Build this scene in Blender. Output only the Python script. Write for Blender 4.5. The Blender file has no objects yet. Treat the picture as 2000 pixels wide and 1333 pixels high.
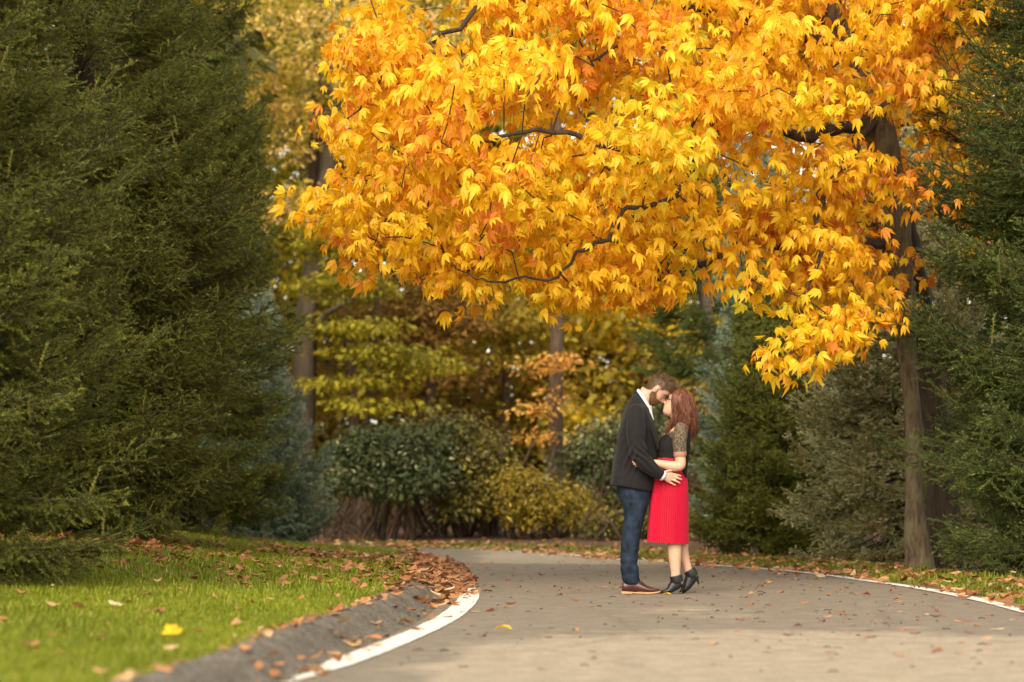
import bpy, bmesh, math, random
import numpy as np
from mathutils import Vector, Matrix

# ---------------------------------------------------------------- camera, sky, sun, exposure
SC = bpy.context.scene
COL = SC.collection
FPX, CAMZ, HORIZON = 5555.6, 0.75, 970.0      # focal length in photo pixels (100 mm), eye height, horizon row
R = math.radians

cam_data = bpy.data.cameras.new('camera')
cam_data.lens = 100.0
cam_data.sensor_width = 36.0
cam_data.shift_y = (HORIZON - 666.5) / 2000.0
cam_data.clip_start = 0.1
cam_data.clip_end = 2000.0
cam_data.dof.use_dof = True
cam_data.dof.focus_distance = 22.3
cam_data.dof.aperture_fstop = 2.2
cam = bpy.data.objects.new('camera', cam_data)
COL.objects.link(cam)
cam.location = (0, 0, CAMZ)
cam.rotation_euler = (R(90), 0, 0)
SC.camera = cam

SUN_AZ, SUN_EL = R(-163.0), R(35.0)           # azimuth measured from +Y towards +X
world = bpy.data.worlds.new('World')
SC.world = world
world.use_nodes = True
wn, wl = world.node_tree.nodes, world.node_tree.links
wn.clear()
w_out = wn.new('ShaderNodeOutputWorld')
w_bg = wn.new('ShaderNodeBackground')
w_sky = wn.new('ShaderNodeTexSky')
w_sky.sky_type = 'NISHITA'
w_sky.sun_disc = False
w_sky.sun_elevation = SUN_EL
w_sky.sun_rotation = SUN_AZ
w_sky.dust_density = 2.0
w_sky.air_density = 1.2
w_hs = wn.new('ShaderNodeHueSaturation')       # thin even cloud: the blue is mostly washed out
w_hs.inputs['Saturation'].default_value = 0.22
w_mx = wn.new('ShaderNodeMixRGB'); w_mx.blend_type = 'MULTIPLY'
w_mx.inputs['Fac'].default_value = 1.0
w_mx.inputs['Color2'].default_value = (1.0, 0.93, 0.77, 1)
wl.new(w_sky.outputs['Color'], w_hs.inputs['Color'])
wl.new(w_hs.outputs['Color'], w_mx.inputs['Color1'])
wl.new(w_mx.outputs['Color'], w_bg.inputs['Color'])
w_bg.inputs['Strength'].default_value = 0.15
wl.new(w_bg.outputs['Background'], w_out.inputs['Surface'])

sun_data = bpy.data.lights.new('sun', 'SUN')
sun_data.energy = 1.1
sun_data.angle = R(38.0)
sun_data.color = (1.0, 0.89, 0.70)
sun = bpy.data.objects.new('sun', sun_data)
COL.objects.link(sun)
_sd = Vector((math.sin(SUN_AZ) * math.cos(SUN_EL), math.cos(SUN_AZ) * math.cos(SUN_EL), math.sin(SUN_EL)))
sun.rotation_euler = _sd.to_track_quat('Z', 'Y').to_euler()
sun.location = _sd * 60

SC.view_settings.view_transform = 'Standard'
SC.view_settings.look = 'None'
SC.view_settings.gamma = 1.0
SC.view_settings.use_curve_mapping = False
SC.view_settings.exposure = 1.42
SC.render.engine = 'CYCLES'
SC.cycles.max_bounces = 7
SC.cycles.diffuse_bounces = 3
SC.cycles.glossy_bounces = 2
SC.cycles.transmission_bounces = 4
SC.cycles.transparent_max_bounces = 4
SC.cycles.use_denoising = True
SC.cycles.caustics_reflective = False
SC.cycles.caustics_refractive = False
SC.cycles.sample_clamp_indirect = 4.0

random.seed(7)
RNG = np.random.default_rng(7)

# ---------------------------------------------------------------- helpers
def px(x, y, d):
    """photo pixel + real distance -> point"""
    return np.array([(x - 1000.0) / FPX * d, d, CAMZ + (HORIZON - y) / FPX * d])

def tag(o, label=None, cat=None, group=None, kind=None):
    if label: o['label'] = label
    if cat: o['category'] = cat
    if group: o['group'] = group
    if kind: o['kind'] = kind
    return o

def link(name, me, parent=None, mats=None):
    o = bpy.data.objects.new(name, me)
    COL.objects.link(o)
    if parent is not None:
        o.parent = parent
    if mats is not None and me is not None:
        for m in (mats if isinstance(mats, (list, tuple)) else [mats]):
            me.materials.append(m)
    return o

def empty(name, loc=(0, 0, 0)):
    o = bpy.data.objects.new(name, None)
    COL.objects.link(o)
    o.location = loc
    o.empty_display_size = 0.2
    return o

def np_mesh(name, V, F, tone=None, smooth=False, midx=None):
    """V (n,3); F (m,k) or a list of such arrays with different k"""
    V = np.asarray(V, dtype=np.float32)
    Fs = F if isinstance(F, list) else [F]
    Fs = [np.asarray(f, dtype=np.int32) for f in Fs if len(f)]
    me = bpy.data.meshes.new(name)
    me.vertices.add(len(V))
    me.vertices.foreach_set('co', V.ravel())
    nl = sum(f.size for f in Fs); nf = sum(len(f) for f in Fs)
    me.loops.add(nl)
    me.loops.foreach_set('vertex_index', np.concatenate([f.ravel() for f in Fs]))
    me.polygons.add(nf)
    st, o = [], 0
    for f in Fs:
        k = f.shape[1]
        st.append(o + np.arange(len(f)) * k); o += f.size
    me.polygons.foreach_set('loop_start', np.concatenate(st).astype(np.int32))
    if midx is not None:
        me.polygons.foreach_set('material_index', np.asarray(midx, dtype=np.int32))
    if smooth:
        me.polygons.foreach_set('use_smooth', np.ones(nf, dtype=bool))
    me.update(calc_edges=True)
    if tone is not None:
        a = me.attributes.new('tone', 'FLOAT', 'POINT')
        a.data.foreach_set('value', np.asarray(tone, dtype=np.float32))
    return me

class Bag:
    """collects pieces of mesh (verts, faces, tone, material index)"""
    def __init__(self):
        self.V, self.F3, self.F4, self.T, self.M3, self.M4, self.n = [], [], [], [], [], [], 0
    def add(self, V, F, tone=0.5, m=0):
        V = np.asarray(V, dtype=np.float64); F = np.asarray(F, dtype=np.int64)
        if len(V) == 0 or len(F) == 0: return
        self.V.append(V)
        if F.shape[1] == 3: self.F3.append(F + self.n); self.M3.append(np.full(len(F), m))
        else: self.F4.append(F + self.n); self.M4.append(np.full(len(F), m))
        self.T.append(np.broadcast_to(np.asarray(tone, dtype=np.float64), (len(V),)).copy())
        self.n += len(V)
    def mesh(self, name, smooth=False):
        fs, ms = [], []
        if self.F3: fs.append(np.concatenate(self.F3)); ms.append(np.concatenate(self.M3))
        if self.F4: fs.append(np.concatenate(self.F4)); ms.append(np.concatenate(self.M4))
        return np_mesh(name, np.concatenate(self.V), fs, np.concatenate(self.T), smooth, np.concatenate(ms))

def unit(v):
    v = np.asarray(v, dtype=np.float64)
    return v / np.maximum(np.linalg.norm(v, axis=-1, keepdims=True), 1e-9)

def tube(P, rad, n=6, cap=True, wob=0.0, rng=None):
    """tapered tube along points P with radii rad -> V, F(quads)"""
    P = np.asarray(P, dtype=np.float64); rad = np.broadcast_to(np.asarray(rad, dtype=np.float64), (len(P),))
    T = unit(np.gradient(P, axis=0))
    ref = np.array([0.31, 0.87, 0.38]) if abs(T[0][2]) > 0.8 else np.array([0.0, 0.0, 1.0])
    rings = []
    u = None
    for i in range(len(P)):
        if u is None: u = np.cross(T[i], ref)
        u = u - T[i] * np.dot(u, T[i]); u = u / max(np.linalg.norm(u), 1e-9)
        v = np.cross(T[i], u)
        a = np.arange(n) * 2 * math.pi / n
        rr = rad[i] * (1 + (wob * rng.standard_normal(n) if wob else 0))
        rings.append(P[i] + np.outer(np.cos(a) * rr, u) + np.outer(np.sin(a) * rr, v))
    V = np.concatenate(rings)
    i = np.arange(len(P) - 1)[:, None] * n; j = np.arange(n)[None, :]; k = (j + 1) % n
    F = np.stack([i + j, i + k, i + n + k, i + n + j], -1).reshape(-1, 4)
    if cap:
        V = np.concatenate([V, P[:1], P[-1:]])
        b = len(P) * n; jj = np.arange(n); kk = (jj + 1) % n
        F = np.concatenate([F, np.stack([np.full(n, b), kk, jj, np.full(n, b)], -1)[:0]])  # quads only; caps below
        caps = np.concatenate([np.stack([np.full(n, b), kk, jj], -1),
                               np.stack([np.full(n, b + 1), (len(P) - 1) * n + jj, (len(P) - 1) * n + kk], -1)])
        return V, F, caps
    return V, F, np.zeros((0, 3), int)

def bag_tube(bag, P, rad, n=6, tone=0.5, m=0, cap=True, wob=0.0, rng=None):
    V, F, C = tube(P, rad, n, cap, wob, rng)
    base = bag.n
    bag.add(V, F, tone, m)
    if len(C):
        bag.F3.append(C + base); bag.M3.append(np.full(len(C), m))

def smooth_path(P, k=6):
    """Catmull-Rom through the control points"""
    P = np.asarray(P, dtype=np.float64)
    Q = np.vstack([2 * P[0] - P[1], P, 2 * P[-1] - P[-2]])
    out = []
    for i in range(1, len(Q) - 2):
        p0, p1, p2, p3 = Q[i - 1], Q[i], Q[i + 1], Q[i + 2]
        for t in np.linspace(0, 1, k, endpoint=False):
            out.append(0.5 * ((2 * p1) + (-p0 + p2) * t + (2 * p0 - 5 * p1 + 4 * p2 - p3) * t * t + (-p0 + 3 * p1 - 3 * p2 + p3) * t ** 3))
    out.append(P[-1])
    return np.array(out)

def frames(d, up, rng, rough=0.5):
    """rotation matrices whose local Y is d and whose Z is near up"""
    d = unit(d)
    z = np.asarray(up) + rough * rng.standard_normal(d.shape)
    z = z - d * np.sum(z * d, -1, keepdims=True)
    z = unit(z)
    x = np.cross(d, z)
    return np.stack([x, d, z], -1)

def scatter(pos, rot, scale, tv, tf, tone):
    """copies of a template (tv, tf) -> V, F, tone"""
    n, k = len(pos), len(tv)
    scale = np.broadcast_to(np.asarray(scale, dtype=np.float64), (n,))
    V = pos[:, None, :] + np.einsum('nij,kj->nki', rot, tv) * scale[:, None, None]
    F = (np.arange(n)[:, None, None] * k + tf[None]).reshape(-1, tf.shape[1])
    return V.reshape(-1, 3), F, np.repeat(tone, k)

# ---------------------------------------------------------------- materials
def new_mat(name):
    m = bpy.data.materials.new(name); m.use_nodes = True
    nt = m.node_tree; nt.nodes.clear()
    out = nt.nodes.new('ShaderNodeOutputMaterial')
    return m, nt, out

def N(nt, t, **kw):
    n = nt.nodes.new(t)
    for k, v in kw.items():
        if k.startswith('i_'):
            n.inputs[k[2:].replace('_', ' ')].default_value = v
        else:
            setattr(n, k, v)
    return n

def ramp(nt, stops):
    n = nt.nodes.new('ShaderNodeValToRGB')
    e = n.color_ramp.elements
    while len(e) < len(stops): e.new(0.5)
    for el, (p, c) in zip(e, stops):
        el.position = p; el.color = (c[0], c[1], c[2], 1)
    return n

def leaf_material(name, stops, trans=0.35, rough=0.5, spec=0.3, objrand=0.25, tcol=1.25):
    """thin leaf: colour from the per-leaf tone, part of the light passes through"""
    m, nt, out = new_mat(name)
    at = N(nt, 'ShaderNodeAttribute', attribute_name='tone')
    oi = N(nt, 'ShaderNodeObjectInfo')
    ma = N(nt, 'ShaderNodeMath', operation='MULTIPLY_ADD')
    nt.links.new(oi.outputs['Random'], ma.inputs[0]); ma.inputs[1].default_value = objrand
    nt.links.new(at.outputs['Fac'], ma.inputs[2])
    sb = N(nt, 'ShaderNodeMath', operation='SUBTRACT'); nt.links.new(ma.outputs[0], sb.inputs[0]); sb.inputs[1].default_value = objrand / 2
    cr = ramp(nt, stops); nt.links.new(sb.outputs[0], cr.inputs['Fac'])
    p = N(nt, 'ShaderNodeBsdfPrincipled'); p.inputs['Roughness'].default_value = rough
    p.inputs['Specular IOR Level'].default_value = spec
    nt.links.new(cr.outputs['Color'], p.inputs['Base Color'])
    t = N(nt, 'ShaderNodeBsdfTranslucent')
    g = N(nt, 'ShaderNodeMixRGB', blend_type='MULTIPLY'); g.inputs['Fac'].default_value = 1
    g.inputs['Color2'].default_value = (tcol, tcol, tcol * 0.8, 1)
    nt.links.new(cr.outputs['Color'], g.inputs['Color1']); nt.links.new(g.outputs['Color'], t.inputs['Color'])
    mx = N(nt, 'ShaderNodeMixShader'); mx.inputs['Fac'].default_value = trans
    nt.links.new(p.outputs[0], mx.inputs[1]); nt.links.new(t.outputs[0], mx.inputs[2])
    nt.links.new(mx.outputs[0], out.inputs['Surface'])
    return m

def bark_material(name, c1, c2, scale=14.0, bump=0.6, moss=None):
    m, nt, out = new_mat(name)
    tc = N(nt, 'ShaderNodeTexCoord')
    mp = N(nt, 'ShaderNodeMapping'); mp.inputs['Scale'].default_value = (scale, scale, scale * 0.18)
    nt.links.new(tc.outputs['Object'], mp.inputs['Vector'])
    nz = N(nt, 'ShaderNodeTexNoise'); nz.inputs['Scale'].default_value = 1.0; nz.inputs['Detail'].default_value = 8; nz.inputs['Roughness'].default_value = 0.7
    nt.links.new(mp.outputs[0], nz.inputs['Vector'])
    cr = ramp(nt, [(0.32, c1), (0.68, c2)]); nt.links.new(nz.outputs['Fac'], cr.inputs['Fac'])
    col = cr.outputs['Color']
    if moss:
        n2 = N(nt, 'ShaderNodeTexNoise'); n2.inputs['Scale'].default_value = 5.0; n2.inputs['Detail'].default_value = 5
        nt.links.new(tc.outputs['Object'], n2.inputs['Vector'])
        r2 = ramp(nt, [(0.5, (0, 0, 0)), (0.62, (1, 1, 1))]); nt.links.new(n2.outputs['Fac'], r2.inputs['Fac'])
        mx = N(nt, 'ShaderNodeMixRGB'); nt.links.new(r2.outputs['Color'], mx.inputs['Fac'])
        nt.links.new(col, mx.inputs['Color1']); mx.inputs['Color2'].default_value = (*moss, 1)
        col = mx.outputs['Color']
    p = N(nt, 'ShaderNodeBsdfPrincipled'); p.inputs['Roughness'].default_value = 0.9
    nt.links.new(col, p.inputs['Base Color'])
    b = N(nt, 'ShaderNodeBump'); b.inputs['Strength'].default_value = bump; b.inputs['Distance'].default_value = 0.03
    nt.links.new(nz.outputs['Fac'], b.inputs['Height']); nt.links.new(b.outputs[0], p.inputs['Normal'])
    nt.links.new(p.outputs[0], out.inputs['Surface'])
    return m

MAT = {}
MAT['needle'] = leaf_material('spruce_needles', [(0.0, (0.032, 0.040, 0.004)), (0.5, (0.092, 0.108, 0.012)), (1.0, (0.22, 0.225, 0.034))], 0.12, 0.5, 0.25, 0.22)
MAT['needle_dark'] = leaf_material('dark_spruce_needles', [(0.0, (0.024, 0.042, 0.007)), (0.5, (0.070, 0.105, 0.017)), (1.0, (0.16, 0.20, 0.038))], 0.12, 0.45, 0.35, 0.22)
MAT['needle_blue'] = leaf_material('blue_spruce_needles', [(0.0, (0.050, 0.075, 0.040)), (0.5, (0.16, 0.215, 0.13)), (1.0, (0.46, 0.55, 0.42))], 0.1, 0.5, 0.3, 0.3)
MAT['needle_olive'] = leaf_material('grey_olive_spruce_needles', [(0.0, (0.13, 0.11, 0.028)), (0.5, (0.33, 0.295, 0.105)), (1.0, (0.62, 0.64, 0.44))], 0.1, 0.5, 0.3, 0.3)
MAT['twig'] = bark_material('spruce_twig', (0.030, 0.026, 0.010), (0.075, 0.055, 0.022), 60, 0.2)
MAT['candle'] = bark_material('young_spruce_shoot', (0.09, 0.065, 0.018), (0.17, 0.115, 0.035), 60, 0.2)
MAT['bark_dark'] = bark_material('dark_furrowed_bark', (0.018, 0.012, 0.008), (0.085, 0.058, 0.034), 16, 1.0)
MAT['bark_lit'] = bark_material('brown_furrowed_bark', (0.035, 0.024, 0.013), (0.22, 0.16, 0.095), 26, 1.0, (0.15, 0.135, 0.07))
MAT['bark_grey'] = bark_material('grey_bark', (0.06, 0.045, 0.03), (0.21, 0.16, 0.11), 9, 0.8)
MAT['bark_stem'] = bark_material('shrub_stem_bark', (0.026, 0.015, 0.008), (0.11, 0.066, 0.036), 20, 0.5)
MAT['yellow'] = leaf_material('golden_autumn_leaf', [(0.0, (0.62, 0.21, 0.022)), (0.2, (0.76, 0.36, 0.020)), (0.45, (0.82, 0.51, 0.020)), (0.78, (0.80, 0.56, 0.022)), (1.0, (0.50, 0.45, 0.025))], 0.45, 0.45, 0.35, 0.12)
MAT['bg_green'] = leaf_material('yellow_green_leaf', [(0.0, (0.10, 0.085, 0.010)), (0.5, (0.24, 0.21, 0.018)), (1.0, (0.52, 0.42, 0.03))], 0.4, 0.55, 0.25)
MAT['bg_olive'] = leaf_material('olive_leaf', [(0.0, (0.11, 0.09, 0.012)), (0.5, (0.29, 0.22, 0.026)), (1.0, (0.56, 0.42, 0.05))], 0.4, 0.55, 0.25)
MAT['bg_brown'] = leaf_material('russet_leaf', [(0.0, (0.13, 0.065, 0.014)), (0.5, (0.27, 0.15, 0.035)), (1.0, (0.48, 0.31, 0.07))], 0.35, 0.6, 0.2)
MAT['bg_peach'] = leaf_material('peach_leaf', [(0.0, (0.20, 0.20, 0.025)), (0.35, (0.42, 0.36, 0.04)), (0.6, (0.70, 0.47, 0.11)), (1.0, (0.86, 0.62, 0.28))], 0.45, 0.55, 0.25)
MAT['bg_gold'] = leaf_material('dull_gold_leaf', [(0.0, (0.30, 0.21, 0.014)), (0.5, (0.60, 0.43, 0.020)), (1.0, (0.82, 0.60, 0.05))], 0.42, 0.55, 0.25)
MAT['bg_orange'] = leaf_material('orange_leaf', [(0.0, (0.40, 0.16, 0.03)), (0.5, (0.66, 0.32, 0.06)), (1.0, (0.80, 0.52, 0.14))], 0.42, 0.55, 0.25)
MAT['bg_dark'] = leaf_material('dark_green_leaf', [(0.0, (0.030, 0.030, 0.008)), (0.5, (0.085, 0.080, 0.016)), (1.0, (0.22, 0.18, 0.03))], 0.25, 0.55, 0.3)
MAT['rhodo'] = leaf_material('leathery_shrub_leaf', [(0.0, (0.022, 0.032, 0.010)), (0.5, (0.055, 0.070, 0.022)), (0.9, (0.12, 0.135, 0.05)), (1.0, (0.32, 0.30, 0.16))], 0.12, 0.5, 0.25)
MAT['rhodo_olive'] = leaf_material('olive_shrub_leaf', [(0.0, (0.045, 0.040, 0.010)), (0.5, (0.12, 0.10, 0.018)), (1.0, (0.32, 0.25, 0.04))], 0.2, 0.4, 0.4)
MAT['rhodo_gold'] = leaf_material('golden_shrub_leaf', [(0.0, (0.09, 0.068, 0.010)), (0.5, (0.24, 0.175, 0.016)), (1.0, (0.60, 0.42, 0.04))], 0.3, 0.4, 0.4)
MAT['grass'] = leaf_material('lawn_grass', [(0.0, (0.070, 0.085, 0.004)), (0.5, (0.165, 0.195, 0.008)), (0.85, (0.28, 0.30, 0.018)), (1.0, (0.44, 0.37, 0.10))], 0.3, 0.5, 0.3, 0.0)
MAT['dry'] = leaf_material('dry_fallen_leaf', [(0.0, (0.11, 0.035, 0.016)), (0.3, (0.26, 0.100, 0.040)), (0.6, (0.44, 0.205, 0.085)), (0.85, (0.54, 0.33, 0.17)), (1.0, (0.62, 0.46, 0.29))], 0.15, 0.6, 0.25, 0.25)
MAT['dry_yellow'] = leaf_material('fresh_yellow_fallen_leaf', [(0.0, (0.70, 0.36, 0.01)), (1.0, (0.85, 0.55, 0.02))], 0.3, 0.5, 0.3)
# ---------------------------------------------------------------- road, kerb, lawn, woodland floor
def pl(P, k=8): return smooth_path(np.array([[a, b, 0.0] for a, b in P]), k)[:, :2]
LINE_L = pl([(-4.4, -12), (-2.5, 0), (-1.50, 8), (-0.90, 11.74), (-0.735, 13.02), (-0.545, 15.15), (-0.383, 17.73), (-0.318, 20.8), (-0.375, 23.15),
             (-0.515, 26), (-0.70, 29.8), (-0.90, 33.5), (-1.25, 35.8), (-2.1, 37.4), (-4, 38.6), (-8, 39.8), (-14, 41), (-30, 44)])
LINE_R = pl([(2.4, -12), (2.7, 0), (2.95, 10), (3.2, 15), (3.32, 18.4), (3.36, 20.6), (3.30, 23.1), (3.14, 25), (2.94, 27.2), (2.62, 29.1), (2.15, 30.8),
             (1.46, 32.8), (1.00, 34.8), (0.60, 36.9), (-0.25, 39.2), (-1.8, 41.0), (-4.4, 42.4), (-8, 43.4), (-14, 44.8), (-30, 48)])
EDGE_L = pl([(-5.0, -12), (-3.0, 0), (-1.75, 6.5), (-1.27, 9.95), (-1.08, 13.6), (-0.86, 17), (-0.80, 21), (-0.88, 26), (-1.12, 31.2), (-1.42, 34.2),
             (-1.9, 35.8), (-2.7, 36.9), (-4.3, 37.9), (-8, 39.1), (-14, 40.3), (-30, 43.3)])

def offset(P, d):
    t = unit(np.gradient(P, axis=0))
    return P + np.stack([t[:, 1], -t[:, 0]], -1) * d          # positive = to the right of travel
EDGE_R = offset(LINE_R, 0.13)

def near(P, Q):
    """distance from points P (n,2) to polyline Q, signed: positive to the left of travel"""
    best = np.full(len(P), 1e9); sg = np.ones(len(P))
    for a, b in zip(Q[:-1], Q[1:]):
        ab = b - a
        t = np.clip(((P - a) @ ab) / max(ab @ ab, 1e-12), 0, 1)
        c = P - (a + t[:, None] * ab)
        d = np.hypot(c[:, 0], c[:, 1])
        s = np.sign(ab[0] * c[:, 1] - ab[1] * c[:, 0])
        m = d < best
        best[m] = d[m]; sg[m] = s[m]
    return best, sg

def sstep(a, b, x):
    t = np.clip((x - a) / (b - a), 0, 1); return t * t * (3 - 2 * t)

def lump(x, y):
    return 0.5 * np.sin(x * 1.7 + 0.6 * np.sin(y * 0.9)) * np.sin(y * 1.1 + 0.8) + 0.3 * np.sin(x * 3.9 + y * 2.3) + 0.2 * np.sin(y * 5.1 - x * 2.2)

KERB = [(-0.10, 0.080), (-0.04, 0.108), (0.02, 0.124), (0.08, 0.122), (0.13, 0.100), (0.17, 0.066), (0.21, 0.030), (0.25, 0.010), (0.30, 0.0)]
def terrain(P, soil=False):
    """height of the walkable surface; soil=True is the sheet of earth under road and kerb"""
    P = np.atleast_2d(np.asarray(P, dtype=np.float64))
    dl, sl = near(P, EDGE_L); dr, sr = near(P, EDGE_R)
    L = sl > 0; Rr = (sr < 0) & ~L
    z = np.full(len(P), -0.03 if soil else 0.004)
    lb = lump(P[:, 0], P[:, 1])
    zl = 0.095 + (0.08 + 0.22 * sstep(16.5, 26, P[:, 1])) * sstep(0.1, 3.6, dl) + 0.02 * lb * sstep(0.2, 1.5, dl)
    zr = 0.006 + 0.05 * sstep(0.0, 0.5, dr) + 0.10 * sstep(0.4, 4, dr) + 0.02 * lb * sstep(0.1, 1.5, dr) + 1.4 * sstep(5, 60, dr)
    z = np.where(L, zl, z); z = np.where(Rr, zr, z)
    if not soil:
        k = np.array(KERB)
        inside = ~L & ~Rr & (dl < 0.30)
        z = np.where(inside, np.interp(dl, k[:, 0], k[:, 1]) + 0.004, z)
    return z, np.where(L, dl, np.where(Rr, -dr, 0.0)), L, Rr
def gz(x, y): return float(terrain([[x, y]])[0][0])

# one sheet of ground out to the horizon
gx = np.concatenate([-np.geomspace(700, 9.5, 22), np.arange(-9, 9.01, 0.13), np.geomspace(9.5, 700, 22)])
gy = np.concatenate([-np.geomspace(500, 2, 16), np.arange(0, 9.9, 0.5), np.arange(10, 47, 0.15), np.geomspace(47.5, 1200, 26)])
GX, GY = np.meshgrid(gx, gy)
PP = np.stack([GX.ravel(), GY.ravel()], -1)
gzv, gd, gL, gR = terrain(PP, soil=True)
far = sstep(120, 600, np.hypot(PP[:, 0], PP[:, 1]))
gzv = gzv * (1 - far) + 1.4 * far * gR
nx, ny = len(gx), len(gy)
ii = (np.arange(ny - 1)[:, None] * nx + np.arange(nx - 1)[None]).ravel()
ground_me = np_mesh('ground', np.column_stack([PP, gzv]), np.stack([ii, ii + 1, ii + nx + 1, ii + nx], -1), smooth=True)
# how lawn-like the earth is: lawn left of the drive, a narrow verge on the right, bare leafy floor under the trees
lawn = np.where(gL, 1.0 - sstep(38.5, 41, PP[:, 1]), np.where(gR, 1 - sstep(0.35, 0.85, -gd), 0.0))
a = ground_me.attributes.new('lawn', 'FLOAT', 'POINT'); a.data.foreach_set('value', lawn.astype(np.float32))
m, nt, out = new_mat('lawn_and_woodland_floor')
at = N(nt, 'ShaderNodeAttribute', attribute_name='lawn')
tc = N(nt, 'ShaderNodeTexCoord')
n1 = N(nt, 'ShaderNodeTexNoise'); n1.inputs['Scale'].default_value = 9.0; n1.inputs['Detail'].default_value = 9; n1.inputs['Roughness'].default_value = 0.7
nt.links.new(tc.outputs['Object'], n1.inputs['Vector'])
rg = ramp(nt, [(0.3, (0.040, 0.060, 0.006)), (0.55, (0.085, 0.115, 0.010)), (0.75, (0.13, 0.15, 0.018))]); nt.links.new(n1.outputs['Fac'], rg.inputs['Fac'])
n2 = N(nt, 'ShaderNodeTexNoise'); n2.inputs['Scale'].default_value = 22.0; n2.inputs['Detail'].default_value = 6
nt.links.new(tc.outputs['Object'], n2.inputs['Vector'])
rf = ramp(nt, [(0.3, (0.035, 0.018, 0.008)), (0.55, (0.10, 0.052, 0.020)), (0.75, (0.20, 0.10, 0.04))]); nt.links.new(n2.outputs['Fac'], rf.inputs['Fac'])
mx = N(nt, 'ShaderNodeMixRGB'); nt.links.new(at.outputs['Fac'], mx.inputs['Fac']); nt.links.new(rf.outputs['Color'], mx.inputs['Color1']); nt.links.new(rg.outputs['Color'], mx.inputs['Color2'])
p = N(nt, 'ShaderNodeBsdfPrincipled'); p.inputs['Roughness'].default_value = 0.95; nt.links.new(mx.outputs['Color'], p.inputs['Base Color'])
b = N(nt, 'ShaderNodeBump'); b.inputs['Strength'].default_value = 0.8; b.inputs['Distance'].default_value = 0.04
nt.links.new(n2.outputs['Fac'], b.inputs['Height']); nt.links.new(b.outputs[0], p.inputs['Normal']); nt.links.new(p.outputs[0], out.inputs['Surface'])
MAT['ground'] = m
tag(link('ground', ground_me, None, m), kind='structure')

def resample(P, n):
    s = np.concatenate([[0], np.cumsum(np.hypot(*np.diff(P, axis=0).T))])
    t = np.linspace(0, s[-1], n)
    return np.stack([np.interp(t, s, P[:, 0]), np.interp(t, s, P[:, 1])], -1)

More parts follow.
